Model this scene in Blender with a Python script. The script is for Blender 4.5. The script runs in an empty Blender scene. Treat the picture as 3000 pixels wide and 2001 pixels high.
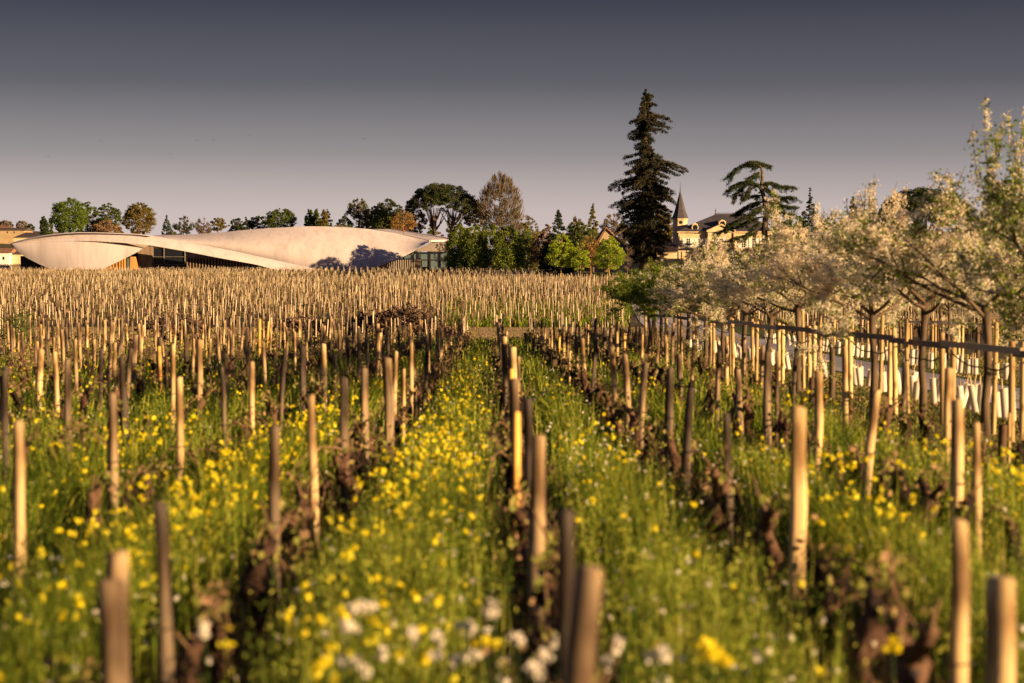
import bpy, math, random
import numpy as np
from mathutils import Vector
C = bpy.context.scene
COL = C.collection
R = math.radians
rng = np.random.default_rng(7)
random.seed(7)

# ------------------------------------------------------------------ camera
F = 5833.0                      # focal length in photo pixels (photo 3000 x 2001)
CZ = 1.75
PITCH = math.atan(200.5/F)
cam = bpy.data.cameras.new("camera"); co = bpy.data.objects.new("camera", cam); COL.objects.link(co)
co.location = (0, 0, CZ); co.rotation_euler = (math.pi/2-PITCH, 0, 0)
cam.sensor_width = 36; cam.lens = 36*F/3000; cam.clip_start = .1; cam.clip_end = 12000
cam.dof.use_dof = True; cam.dof.focus_distance = 330; cam.dof.aperture_fstop = 2.5
C.camera = co
# ------------------------------------------------------------------ light
SAZ, SEL = R(57), R(9.6)         # sun: to the right of and behind the camera, low
S = Vector((math.sin(SAZ)*math.cos(SEL), -math.cos(SAZ)*math.cos(SEL), math.sin(SEL)))
sl = bpy.data.lights.new("sun", 'SUN'); so = bpy.data.objects.new("sun", sl); COL.objects.link(so)
so.rotation_euler = S.to_track_quat('Z', 'Y').to_euler(); so.location = (60, -60, 80)
sl.energy = 5.0; sl.angle = R(.5); sl.color = (1.0, .66, .31)
W = bpy.data.worlds.new("World"); C.world = W; W.use_nodes = True
nt = W.node_tree; nt.nodes.clear()
def wn(t): return nt.nodes.new(t)
sky = wn('ShaderNodeTexSky'); sky.sky_type = 'NISHITA'; sky.sun_disc = False
sky.sun_elevation = SEL; sky.sun_rotation = math.pi-SAZ; sky.air_density = 1.0; sky.dust_density = 1.5; sky.ozone_density = 1.5
geo = wn('ShaderNodeNewGeometry'); sep = wn('ShaderNodeSeparateXYZ'); nt.links.new(geo.outputs['Incoming'], sep.inputs[0])
neg = wn('ShaderNodeMath'); neg.operation = 'MULTIPLY'; neg.inputs[1].default_value = -1; nt.links.new(sep.outputs['Z'], neg.inputs[0])
rp = wn('ShaderNodeValToRGB'); nt.links.new(neg.outputs[0], rp.inputs[0])
SKY = [(0.0, (.47, .395, .425)), (.03, (.355, .303, .328)), (.06, (.173, .153, .172)), (.095, (.072, .066, .080)), (.137, (.030, .030, .042)), (.3, (.042, .046, .08)), (1, (.055, .063, .125))]
while len(rp.color_ramp.elements) < len(SKY): rp.color_ramp.elements.new(.5)
for e, (p, c) in zip(rp.color_ramp.elements, SKY): e.position = p
for e, (p, c) in zip(rp.color_ramp.elements, SKY): e.color = (*c, 1)
mx = wn('ShaderNodeMixRGB'); mx.blend_type = 'MULTIPLY'; mx.inputs[0].default_value = 1
bw = wn('ShaderNodeMixRGB'); bw.inputs[0].default_value = .5; bw.inputs[2].default_value = (6, 6, 6, 1)   # even out the hazy evening sky
nt.links.new(sky.outputs[0], bw.inputs[1])
nt.links.new(bw.outputs[0], mx.inputs[1]); nt.links.new(rp.outputs[0], mx.inputs[2])
bg = wn('ShaderNodeBackground'); bg.inputs[1].default_value = .15; nt.links.new(mx.outputs[0], bg.inputs[0])
wo = wn('ShaderNodeOutputWorld'); nt.links.new(bg.outputs[0], wo.inputs[0])
C.view_settings.view_transform = 'Standard'; C.view_settings.look = 'None'; C.view_settings.gamma = 1; C.view_settings.exposure = 1.38

# ------------------------------------------------------------------ places
def P(x, y, d):
    """photo pixel (x, y) at distance d along the ground -> world point"""
    dx = (x-1500)/F; dz = (1000.5-y)/F
    cp, sp = math.cos(PITCH), math.sin(PITCH)
    t = d/(cp+dz*sp)
    return Vector((t*dx, d, CZ+t*(-sp+dz*cp)))
def G(x, y):
    if y < 139: z = -.0146*y
    elif y < 490: z = -2.03+(y-139)*.01197
    else: z = 2.17
    if y > 600:
        z += 24*math.exp(-((x+300)/190)**2-((y-1120)/260)**2)*min(1, (y-600)/150)
    return z
def Gv(x, y):
    return np.where(y < 139, -.0146*y, np.where(y < 490, -2.03+(y-139)*.01197, 2.17))
def on(px, d, off=0.0):
    x = (px-1500)/F*d
    return Vector((x, d, G(x, d)+off))

# ------------------------------------------------------------------ mesh builder
class MB:
    def __init__(s): s.v = []; s.q = []; s.t = []; s.n = 0; s.sm = []
    def quads(s, A):
        A = np.asarray(A, float).reshape(-1, 4, 3); m = len(A)
        s.v.append(A.reshape(-1, 3)); s.q.append(np.arange(m*4).reshape(-1, 4)+s.n); s.n += m*4
    def tris(s, A):
        A = np.asarray(A, float).reshape(-1, 3, 3); m = len(A)
        s.v.append(A.reshape(-1, 3)); s.t.append(np.arange(m*3).reshape(-1, 3)+s.n); s.n += m*3
    def raw(s, V, Q=None, T=None):
        V = np.asarray(V, float)
        if Q is not None and len(Q): s.q.append(np.asarray(Q)+s.n)
        if T is not None and len(T): s.t.append(np.asarray(T)+s.n)
        s.v.append(V); s.n += len(V)
    def tube(s, pts, rad, sides=6, cap=True, jitter=0.0, tw=0.0):
        pts = [Vector(p) for p in pts]; n = len(pts)
        if not hasattr(rad, '__len__'): rad = [rad]*n
        V = []; a = None
        for i, p in enumerate(pts):
            d = (pts[min(i+1, n-1)]-pts[max(i-1, 0)])
            d = d.normalized() if d.length > 1e-9 else Vector((0, 0, 1))
            if a is None:
                a = d.cross(Vector((0, 1, 0)) if abs(d.y) < .9 else Vector((1, 0, 0))).normalized()
            else:
                a = (a-d*a.dot(d)); a = a.normalized() if a.length > 1e-6 else d.orthogonal().normalized()
            b = d.cross(a)
            for k in range(sides):
                th = 2*math.pi*k/sides+tw*i
                r = rad[i]*(1+jitter*(random.random()-.5)*2) if jitter else rad[i]
                V.append(p+(a*math.cos(th)+b*math.sin(th))*r)
        Q = [(i*sides+k, i*sides+(k+1) % sides, (i+1)*sides+(k+1) % sides, (i+1)*sides+k) for i in range(n-1) for k in range(sides)]
        T = []
        if cap:
            V.append(pts[0]); V.append(pts[-1]); c0 = n*sides; c1 = c0+1
            for k in range(sides):
                T.append((c0, (k+1) % sides, k)); T.append((c1, (n-1)*sides+k, (n-1)*sides+(k+1) % sides))
        s.raw([tuple(v) for v in V], Q, T)
    def box(s, c, size, rz=0.0, rx=0.0):
        hx, hy, hz = [q/2 for q in size]
        V = np.array([(x, y, z) for x in (-hx, hx) for y in (-hy, hy) for z in (-hz, hz)], float)
        if rx:
            c_, s_ = math.cos(rx), math.sin(rx); V = V@np.array([[1, 0, 0], [0, c_, s_], [0, -s_, c_]])
        if rz:
            c_, s_ = math.cos(rz), math.sin(rz); V = V@np.array([[c_, s_, 0], [-s_, c_, 0], [0, 0, 1]])
        V = V+np.array(c, float)
        s.raw(V, [(0, 1, 3, 2), (4, 6, 7, 5), (0, 4, 5, 1), (2, 3, 7, 6), (0, 2, 6, 4), (1, 5, 7, 3)])
    def box2(s, a, b): s.box([(a[i]+b[i])/2 for i in range(3)], [abs(b[i]-a[i]) for i in range(3)])
    def grid(s, Pn):
        Pn = np.asarray(Pn, float); m, n = Pn.shape[:2]
        idx = np.arange(m*n).reshape(m, n)
        Q = np.stack([idx[:-1, :-1], idx[:-1, 1:], idx[1:, 1:], idx[1:, :-1]], -1).reshape(-1, 4)
        s.raw(Pn.reshape(-1, 3), Q)
    def build(s, name, mat, parent=None, smooth=False, loc=None):
        me = bpy.data.meshes.new(name)
        V = np.concatenate(s.v) if s.v else np.zeros((0, 3))
        if loc is not None: V = V-np.array(loc, float)
        Q = np.concatenate(s.q) if s.q else np.zeros((0, 4), int)
        T = np.concatenate(s.t) if s.t else np.zeros((0, 3), int)
        me.vertices.add(len(V)); me.vertices.foreach_set('co', V.astype(np.float32).ravel())
        nl = Q.size+T.size; me.loops.add(nl)
        me.loops.foreach_set('vertex_index', np.concatenate([Q.ravel(), T.ravel()]).astype(np.int32))
        me.polygons.add(len(Q)+len(T))
        me.polygons.foreach_set('loop_start', np.concatenate([np.arange(len(Q))*4, Q.size+np.arange(len(T))*3]).astype(np.int32))
        me.polygons.foreach_set('use_smooth', np.full(len(Q)+len(T), smooth))
        me.update(calc_edges=True)
        me.materials.append(mat)
        o = bpy.data.objects.new(name, me); COL.objects.link(o)
        if parent: o.parent = parent
        if loc is not None: o.location = loc
        return o
def tag(o, label=None, cat=None, group=None, kind=None):
    if label: o['label'] = label
    if cat: o['category'] = cat
    if group: o['group'] = group
    if kind: o['kind'] = kind
    return o
def thing(name, loc, label, cat, group=None, rz=0.0):
    o = bpy.data.objects.new(name, None); COL.objects.link(o); o.location = loc; o.rotation_euler = (0, 0, rz)
    o.empty_display_size = .2
    return tag(o, label, cat, group)
def copy_tree(o, parent=None):
    c = o.copy(); COL.objects.link(c)
    if parent: c.parent = parent
    for ch in list(o.children): copy_tree(ch, c)
    return c
def ordn(i): return ['first', 'second', 'third', 'fourth', 'fifth', 'sixth', 'seventh', 'eighth', 'ninth', 'tenth', 'eleventh', 'twelfth', 'thirteenth', 'fourteenth', 'fifteenth', 'sixteenth', 'seventeenth', 'eighteenth', 'nineteenth', 'twentieth'][i]

# ------------------------------------------------------------------ materials
def mat(name, cols, scale=5.0, rough=.85, bump=0.0, stretch=(1, 1, 1), rnd=None, detail=6, coords='Object', trans=0.0, spec=.2, ramp=(.3, .7), band=None):
    """cols: list of colours mixed by noise; rnd: 'obj' / 'island' adds a shift per object / per island"""
    m = bpy.data.materials.new(name); m.use_nodes = True; n = m.node_tree; n.nodes.clear(); L = n.links.new
    out = n.nodes.new('ShaderNodeOutputMaterial'); bs = n.nodes.new('ShaderNodeBsdfPrincipled')
    bs.inputs['Roughness'].default_value = rough; bs.inputs['Specular IOR Level'].default_value = spec
    tc = n.nodes.new('ShaderNodeTexCoord'); mp = n.nodes.new('ShaderNodeMapping'); mp.inputs['Scale'].default_value = stretch
    L(tc.outputs[coords], mp.inputs[0])
    no = n.nodes.new('ShaderNodeTexNoise'); no.inputs['Scale'].default_value = scale; no.inputs['Detail'].default_value = detail
    L(mp.outputs[0], no.inputs['Vector'])
    fac = no.outputs['Fac']
    if rnd:
        if rnd == 'obj': src = n.nodes.new('ShaderNodeObjectInfo').outputs['Random']
        else: src = n.nodes.new('ShaderNodeNewGeometry').outputs['Random Per Island']
        mr = n.nodes.new('ShaderNodeMapRange'); L(src, mr.inputs[0]); mr.inputs[3].default_value = -.32 if rnd == 'island' else -.46; mr.inputs[4].default_value = .32 if rnd == 'island' else .36
        ad = n.nodes.new('ShaderNodeMath'); ad.operation = 'ADD'; L(fac, ad.inputs[0]); L(mr.outputs[0], ad.inputs[1]); fac = ad.outputs[0]
    cr = n.nodes.new('ShaderNodeValToRGB'); k = len(cols)
    while len(cr.color_ramp.elements) < k: cr.color_ramp.elements.new(.5)
    for i, e in enumerate(cr.color_ramp.elements): e.position = ramp[0]+(ramp[1]-ramp[0])*i/max(1, k-1)
    for i, e in enumerate(cr.color_ramp.elements): e.color = (*cols[i], 1)
    L(fac, cr.inputs[0]); col = cr.outputs[0]
    if band:      # dark bands / streaks (wear)
        w = n.nodes.new('ShaderNodeTexNoise'); w.inputs['Scale'].default_value = band[0]; w.inputs['Detail'].default_value = 3
        mp2 = n.nodes.new('ShaderNodeMapping'); mp2.inputs['Scale'].default_value = band[1]; L(tc.outputs[coords], mp2.inputs[0]); L(mp2.outputs[0], w.inputs['Vector'])
        r2 = n.nodes.new('ShaderNodeValToRGB'); r2.color_ramp.elements[0].position = band[2]; r2.color_ramp.elements[1].position = band[3]
        r2.color_ramp.elements[0].color = (*band[4], 1); r2.color_ramp.elements[1].color = (1, 1, 1, 1)
        L(w.outputs['Fac'], r2.inputs[0])
        mm = n.nodes.new('ShaderNodeMixRGB'); mm.blend_type = 'MULTIPLY'; mm.inputs[0].default_value = 1; L(col, mm.inputs[1]); L(r2.outputs[0], mm.inputs[2]); col = mm.outputs[0]
    L(col, bs.inputs['Base Color'])
    if bump:
        bp = n.nodes.new('ShaderNodeBump'); bp.inputs['Strength'].default_value = bump; bp.inputs['Distance'].default_value = .02
        L(no.outputs['Fac'], bp.inputs['Height']); L(bp.outputs[0], bs.inputs['Normal'])
    sh = bs.outputs[0]
    if trans:
        tr = n.nodes.new('ShaderNodeBsdfTranslucent'); L(col, tr.inputs[0]); ms = n.nodes.new('ShaderNodeMixShader'); ms.inputs[0].default_value = trans
        L(bs.outputs[0], ms.inputs[1]); L(tr.outputs[0], ms.inputs[2]); sh = ms.outputs[0]
    L(sh, out.inputs[0])
    return m
def glassmat(name, col, rough=.08):
    m = bpy.data.materials.new(name); m.use_nodes = True; b = m.node_tree.nodes['Principled BSDF']
    b.inputs['Base Color'].default_value = (*col, 1); b.inputs['Roughness'].default_value = rough; b.inputs['Specular IOR Level'].default_value = .8
    return m
M = {}
M['stake'] = mat('stake_wood', [(.07, .055, .048), (.25, .18, .12), (.48, .34, .18), (.62, .44, .23)], 14, .85, .5, (1, 1, .12), 'obj', ramp=(.05, .80), band=(5, (1, 1, .35), .36, .5, (.35, .3, .27)))
M['stake_far'] = mat('far_stake_wood', [(.06, .045, .037), (.22, .165, .12), (.45, .36, .255), (.64, .53, .40)], 9, .85, 0, (1, 1, .2), 'island', ramp=(.15, .8))
M['stake_gold'] = mat('fresh_yellow_wood', [(.5, .27, .08), (.68, .38, .10), (.75, .46, .14)], 10, .8, .3, (1, 1, .1), band=(6, (1, 1, .4), .33, .42, (.4, .3, .25)))
M['tie'] = mat('dark_tie', [(.03, .025, .02), (.06, .05, .04)], 20)
M['bark'] = mat('vine_bark', [(.018, .010, .008), (.06, .032, .022), (.12, .068, .045)], 30, .95, .9, (1, 1, .4), 'obj')
M['bark_far'] = mat('far_vine_bark', [(.035, .022, .017), (.075, .048, .033), (.12, .08, .052)], 3, .95, 0, rnd='island')
M['shoot'] = mat('vine_bud_leaves', [(.14, .15, .03), (.28, .28, .06), (.36, .22, .13)], 9, .7, 0, rnd='island', trans=.35)
M['cane'] = mat('vine_cane', [(.09, .05, .03), (.24, .15, .09)], 20, .8)
M['grass'] = mat('tall_grass', [(.016, .038, .005), (.075, .13, .011), (.22, .27, .02), (.50, .47, .06)], 1.3, .6, 0, rnd='island', trans=.42, ramp=(.15, .9))
M['dry'] = mat('dry_weeds', [(.09, .075, .025), (.20, .14, .055), (.32, .22, .10)], 3, .8, 0, rnd='island', trans=.3)
M['seed'] = mat('seed_stems', [(.12, .20, .02), (.30, .38, .04), (.55, .55, .10)], 3, .7, 0, rnd='island', trans=.4)
M['cover'] = mat('weed_leaves', [(.008, .024, .005), (.024, .055, .009), (.075, .12, .016)], 2, .6, 0, rnd='island', trans=.3, ramp=(.15, .85))  # dark green weeds, darkened further so the alley shade sits in their colour
M['mown'] = mat('mown_grass', [(.07, .09, .018), (.17, .155, .04), (.34, .24, .11)], .5, .8, 0, rnd='island', trans=.25)
M['yellow'] = mat('yellow_petals', [(.82, .66, .01), (.88, .76, .02), (.88, .80, .06)], 8, .6, 0, rnd='island', trans=.35)
M['white'] = mat('white_petals', [(.74, .68, .60), (.88, .84, .76), (.88, .82, .78)], 8, .6, 0, rnd='island', trans=.35)
M['soil'] = mat('soil_ground', [(.045, .045, .016), (.075, .062, .03), (.13, .095, .05)], .9, .95, .6, detail=10)
M['track'] = mat('worn_track', [(.28, .21, .11), (.52, .39, .23), (.38, .33, .15)], .35, .95, .4, (1, .5, 1), detail=8)
M['road'] = mat('pale_gravel', [(.38, .35, .37), (.48, .44, .45), (.54, .49, .50)], .4, .9, .2, detail=10)
M['lawn'] = mat('lawn_grass', [(.06, .10, .02), (.10, .14, .03), (.17, .17, .05)], .5, .9, .3, detail=8)
M['earth'] = mat('brown_earth', [(.07, .04, .03), (.11, .065, .045)], .5, .95, .3)
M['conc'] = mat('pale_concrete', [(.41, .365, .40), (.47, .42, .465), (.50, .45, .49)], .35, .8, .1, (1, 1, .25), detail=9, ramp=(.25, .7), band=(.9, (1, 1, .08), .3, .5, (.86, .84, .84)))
M['conc_in'] = mat('shade_toned_concrete', [(.24, .20, .18), (.30, .255, .23)], .4, .85)  # darker copy of the concrete, with shade put into its colour
M['slat'] = mat('timber_slats', [(.16, .11, .085), (.27, .20, .155)], 2, .8, 0, (1, 1, .2))
M['slat_o'] = mat('orange_timber', [(.42, .21, .07), (.55, .29, .10)], 1, .75, 0, (1, 1, .2))
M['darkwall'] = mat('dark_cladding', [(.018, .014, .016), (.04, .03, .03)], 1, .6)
M['glass'] = glassmat('dark_glass', (.010, .012, .018), .35); M['glass_l'] = glassmat('sky_glass', (.09, .13, .14), .15); M['glass'].node_tree.nodes['Principled BSDF'].inputs['Specular IOR Level'].default_value = .25
M['stone'] = mat('limestone', [(.42, .33, .21), (.56, .45, .30), (.62, .50, .35)], .6, .9, .2, detail=8, band=(.5, (1, 1, 2.5), .3, .42, (.75, .72, .7)))
M['slate'] = mat('slate_roof', [(.04, .038, .05), (.08, .07, .085)], 1.2, .7, .2, (1, 1, 3))
M['tile'] = mat('clay_tiles', [(.15, .07, .045), (.27, .14, .085), (.30, .18, .12)], 1.5, .9, .4)
M['tile_d'] = mat('old_dark_tiles', [(.06, .042, .045), (.13, .09, .085)], 2, .9, .4)
M['cream'] = mat('cream_render', [(.30, .22, .13), (.40, .30, .18)], .5, .9)
M['paint'] = mat('white_paint', [(.68, .66, .64), (.76, .74, .72)], 2, .6)
M['trunk'] = mat('tree_bark', [(.045, .032, .024), (.11, .078, .055), (.17, .12, .085)], 6, .95, .5, (1, 1, .3))
M['trunk_w'] = mat('warm_pine_bark', [(.16, .08, .05), (.30, .17, .11)], 3, .95, .3, (1, 1, .3))
M['trunk_y'] = mat('pale_bark', [(.22, .15, .07), (.36, .25, .13)], 3, .9, .3, (1, 1, .3))
M['plank'] = mat('grey_plank', [(.18, .14, .125), (.30, .24, .205), (.40, .32, .26)], 6, .9, .4, (1, .15, 1), 'obj')
M['plank_sunlit'] = mat('sunlit_tone_plank', [(.62, .48, .30), (.78, .62, .40)], 6, .85, .3, (1, .15, 1), 'obj')  # paler copy of the rail wood, with sunlight put into its colour
M['post'] = mat('round_pine_post', [(.36, .25, .12), (.54, .39, .19), (.64, .47, .24)], 9, .8, .3, (1, 1, .12), 'obj', band=(6, (1, 1, .5), .3, .4, (.5, .42, .36)))
M['guard'] = mat('white_guard', [(.62, .56, .50), (.80, .74, .68)], 5, .6, 0, rnd='obj', trans=.25)
M['guard_d'] = mat('brown_guard', [(.05, .028, .018), (.12, .065, .04)], 8, .7)
M['strap'] = mat('black_strap', [(.02, .018, .018), (.03, .028, .028)], 8, .6)
M['brush'] = mat('pulled_vine_wood', [(.028, .018, .014), (.09, .055, .04), (.17, .11, .08)], 9, .95, 0, rnd='island')
def leafm(name, a, b, c, trans=.3): M[name] = mat(name, [a, b, c], .5, .65, 0, rnd='island', trans=trans, ramp=(.2, .8)); return M[name]
leafm('leaf_green', (.028, .05, .012), (.07, .105, .018), (.15, .18, .03))
leafm('leaf_bright', (.04, .075, .012), (.09, .15, .02), (.18, .23, .035))
leafm('leaf_lime', (.16, .23, .02), (.30, .40, .03), (.44, .50, .06), .45)
leafm('leaf_olive', (.06, .055, .015), (.15, .12, .028), (.25, .19, .05))
leafm('leaf_dark', (.010, .020, .009), (.028, .045, .015), (.055, .075, .022), .12)
leafm('leaf_pine', (.014, .022, .009), (.034, .046, .014), (.075, .08, .024), .12)
leafm('leaf_seq', (.008, .010, .007), (.022, .024, .013), (.058, .050, .024), .1)
leafm('leaf_brown', (.11, .065, .035), (.24, .15, .08), (.34, .22, .12), .25)
leafm('leaf_rust', (.14, .075, .02), (.28, .16, .04), (.36, .24, .07), .3)
leafm('leaf_willow', (.05, .085, .018), (.14, .19, .03), (.30, .33, .055), .45)
leafm('leaf_blue', (.04, .06, .065), (.08, .11, .11), (.11, .14, .13), .2)
leafm('leaf_grey', (.10, .085, .075), (.19, .155, .13), (.27, .22, .17), .2)
leafm('leaf_spring', (.085, .08, .025), (.17, .16, .045), (.27, .235, .08), .35)
leafm('blossom', (.76, .64, .48), (.88, .81, .66), (.90, .86, .76), .62)
leafm('leaf_fruit', (.09, .15, .018), (.19, .26, .03), (.33, .37, .055), .55)

# ------------------------------------------------------------------ foliage tools
def unit(n):
    v = rng.normal(size=(n, 3)); return v/np.linalg.norm(v, axis=1, keepdims=True)
def diamonds(c, size, asp=.55, up=0.0, dirs=None):
    c = np.asarray(c, float); n = len(c)
    u = unit(n) if dirs is None else dirs+unit(n)*.35
    u[:, 2] += up; u /= np.linalg.norm(u, axis=1, keepdims=True)
    w = np.cross(u, unit(n)); w /= np.maximum(np.linalg.norm(w, axis=1, keepdims=True), 1e-6)
    s = (size*(.6+.8*rng.random(n)))[:, None] if np.isscalar(size) else size[:, None]
    return np.stack([c-u*s*.5, c+w*s*asp*.5-u*s*.05, c+u*s*.5, c-w*s*asp*.5-u*s*.05], 1)
def interp(tab, t):
    xs = [a for a, b in tab]; ys = [b for a, b in tab]; return float(np.interp(t, xs, ys))
def crown_points(prof, z0, z1, rx, ry, nclump, cr, nleaf, flat=.7, inner=.45):
    """clumps of leaf positions inside a profile of revolution"""
    ts = np.linspace(0, 1, 60); rs = np.array([interp(prof, t) for t in ts]); pw = (rs+.02)/(rs+.02).sum()
    cs = []
    for i in range(nclump):
        t = rng.choice(ts, p=pw)+rng.uniform(-.01, .01); t = min(max(t, 0), 1)
        r = interp(prof, t)*(inner+(1-inner)*math.sqrt(rng.random()))*(1+rng.normal()*.06)
        a = rng.uniform(0, 2*math.pi)
        cs.append((rx*r*math.cos(a), ry*r*math.sin(a), z0+(z1-z0)*t))
    for t in (np.linspace(.72, 1.0, 9) if interp(prof, .85) < .3 else []): cs.append((rng.normal()*.02*rx, rng.normal()*.02*ry, z0+(z1-z0)*t))
    cs = np.array(cs); nclump = len(cs)
    loc = np.interp((cs[:, 2]-z0)/(z1-z0), ts, rs)
    d = unit(nclump*nleaf)*(rng.random((nclump*nleaf, 1))**.45)*cr*(.6+.8*np.repeat(rng.random(nclump), nleaf)[:, None])*np.repeat(.3+.7*loc, nleaf)[:, None]
    d[:, 2] *= flat
    return cs, np.repeat(cs, nleaf, 0)+d
PROF = dict(
    round=[(0, .45), (.15, .8), (.35, 1), (.6, .95), (.8, .72), (.93, .42), (1, .1)],
    dome=[(0, .9), (.2, 1), (.5, .9), (.8, .6), (1, .1)],
    column=[(0, .7), (.2, 1), (.6, .9), (.85, .5), (1, .08)],
    cone=[(0, 1), (.25, .85), (.5, .58), (.8, .25), (1, .03)],
    egg=[(0, .6), (.15, .9), (.4, 1), (.65, .8), (.85, .45), (1, .12)],
    bush=[(0, 1), (.3, 1), (.6, .88), (.85, .55), (1, .2)])
def tree(name, label, cat, px, ytop, ybase_crown, wpx, d, leaf, kind='round', group=None, trunkm='trunk', leafsize=.34, dens=1.0, base=None, depth=None, trunk_r=None, bare=0.0, flat=.7):
    """a tree with a trunk (and limbs) and a crown that fills photo width wpx between ytop and ybase_crown at distance d"""
    pm = F/d; b = on(px, d); x0 = b.x
    if base is not None: b.z = base
    zt = P(px, ytop, d).z-b.z; zb = P(px, ybase_crown, d).z-b.z; zb = max(zb, .3)
    rx = wpx/2/pm; ry = depth if depth else rx
    t = thing(name, b, label, cat, group)
    tr = trunk_r or max(.12, zt*.018)
    nc = int(max(24, 120*dens*(rx*(zt-zb)/25)**.65)); nl = 64
    cs, pts = crown_points(PROF[kind] if isinstance(kind, str) else kind, zb, zt, rx, ry, nc, max(.5, rx*.2), nl, flat)
    mb = MB(); p = Vector((0, 0, -.2)); line = [p]; rr = [tr*1.25]
    top = zb+(zt-zb)*.75
    for i in range(1, 6):
        line.append(Vector((rng.normal()*tr*.6, rng.normal()*tr*.6, top*i/5))); rr.append(tr*(1-.8*i/5))
    mb.tube(line, rr, 7, True)
    for c in cs[rng.permutation(len(cs))[:int(26*(1+bare*1.5))]]:
        z = max(zb*.55, min(c[2]-abs(c[0])*.5, top*.95)); z = max(z, .3)
        s0 = Vector((0, 0, z)); e = Vector(c); mid = (s0+e)/2+Vector((0, 0, -.12*(e-s0).length)); r0 = tr*.38
        mb.tube([s0, mid, e], [r0, r0*.6, r0*.15], 4, False)
    mb.build('trunk', M[trunkm], t, True)
    if bare:
        q = MB(); n = int(nc*18*bare); src = pts[rng.integers(0, len(pts), n)]
        ctr = np.array([0, 0, zb*.8]); dr = src-ctr; dr /= np.linalg.norm(dr, axis=1, keepdims=True)
        q.quads(diamonds(src, np.full(n, .9)*(zt/12), .07, .3, dr)); q.build('twigs', M[trunkm], t)
        pts = pts[rng.random(len(pts)) < (1-bare*.75)]
    lb = MB(); lb.quads(diamonds(pts, leafsize)); lb.build('crown', M[leaf], t)
    return t

# ------------------------------------------------------------------ ground
def sheet(name, xs_fn, ys, off, m, nx=8, kind='structure'):
    g = []
    for y in ys:
        a, b = xs_fn(y); g.append([(a+(b-a)*i/nx, y, G(a+(b-a)*i/nx, y)+off) for i in range(nx+1)])
    mb = MB(); mb.grid(g); o = mb.build(name, m, None, True); tag(o, kind=kind); return o
ys = [-40, 0, 20, 40, 60, 87, 110, 139, 200, 260, 320, 369, 430, 490, 520, 560, 600]+list(range(640, 1700, 40))+[1900, 2400, 3200, 4500, 7000]
xs = [-7000, -4000, -2000, -1200, -900, -750]+list(range(-640, 700, 40))+[900, 1400, 2500, 4500, 7000]
mb = MB(); mb.grid([[(x, y, G(x, y)) for x in xs] for y in ys]); tag(mb.build('ground', M['soil'], None, True), kind='structure')
sheet('dirt_track', lambda y: (-140, 11.2 if y < 115 else 11.4), [88.5, 110, 137], .006, M['track'])
RC = [(-10, 9.2), (20, 9.2), (45, 9.2), (66, 9.3), (85, 9.8), (103, 10.4), (125, 11.1), (139, 11.6), (150, 12.0), (175, 13.1), (200, 14.4), (240, 17), (300, 21), (340, 25)]
def roadx(y): return interp(RC, y)
def roadw(y): return interp([(0, .85), (60, 1.05), (85, 1.5), (110, 2.0), (150, 2.4), (340, 2.4)], y)
rys = [-10, 5, 20, 33, 45, 55, 66, 75, 85, 94, 103, 114, 125, 132, 139, 150, 162, 175, 187, 200, 220, 240, 270, 300, 340]
sheet('road', lambda y: (roadx(y)-roadw(y), roadx(y)+roadw(y)), rys, .02, M['road'])
sheet('grass_strip', lambda y: (4.3-.0098*y, roadx(y)-roadw(y)), [-10, 5, 20, 33, 45, 55, 66, 75, 88.4], .008, M['lawn'], 4)
sheet('roadside_grass', lambda y: (roadx(y)+roadw(y), roadx(y)+roadw(y)+3.5), rys[1:15], .008, M['lawn'], 4)
sheet('garden_lawn', lambda y: (on(1590, y).x, on(2500, y).x), [366, 380, 400, 430], .01, M['lawn'], 6)
sheet('flower_bed', lambda y: (on(1700, y).x, on(2100, y).x), [350, 358, 365.8], .012, M['earth'], 4)
# tracks of bare soil at the foot of the far plots are left to the ground sheet

# ------------------------------------------------------------------ stakes and vines of the near plot
SH = -57/5833                   # the rows drift slightly to the left
def rowx(k, d): return .22+1.35*k+SH*d
def px_of(x, d): return 1500+x/d*F
def stake_mesh(h, r, seed, gold=False):
    random.seed(seed); mb = MB(); n = 7; pts = []; rr = []
    bx, by = random.uniform(-.034, .034), random.uniform(-.03, .03); sl_ = random.uniform(-.25, .25)
    for i in range(n):
        t = i/(n-1); pts.append((bx*math.sin(t*3.1)+random.uniform(-.004, .004), by*math.sin(t*2.6), -.25+(1.0+.25)*t)); rr.append(r*(1.08-.18*t)*random.uniform(.94, 1.06))
    rr[-1] *= .95; pts.append((pts[-1][0], pts[-1][1], 1.006)); rr.append(rr[-1]*.86)
    # split-wood section: irregular polygon kept along the length
    sec = [random.uniform(.78, 1.15) for _ in range(9)]; V = []
    for i_, ((x, y, z), q) in enumerate(zip(pts, rr)):
        for k in range(9):
            a = 2*math.pi*k/9+.15*i_*bx*10; q_ = q*sec[k]*random.uniform(.95, 1.05); V.append((x+q_*math.cos(a), y+q_*math.sin(a), z+(sl_*q*math.cos(a) if i_ >= 6 else 0)))
    Q = [(i*9+k, i*9+(k+1) % 9, (i+1)*9+(k+1) % 9, (i+1)*9+k) for i in range(len(pts)-1) for k in range(9)]
    V.append((pts[-1][0], pts[-1][1], 1.013)); c = len(V)-1; T = [(c, (len(pts)-1)*9+k, (len(pts)-1)*9+(k+1) % 9) for k in range(9)]
    mb.raw(V, Q, T); return mb
SP = []
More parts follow.
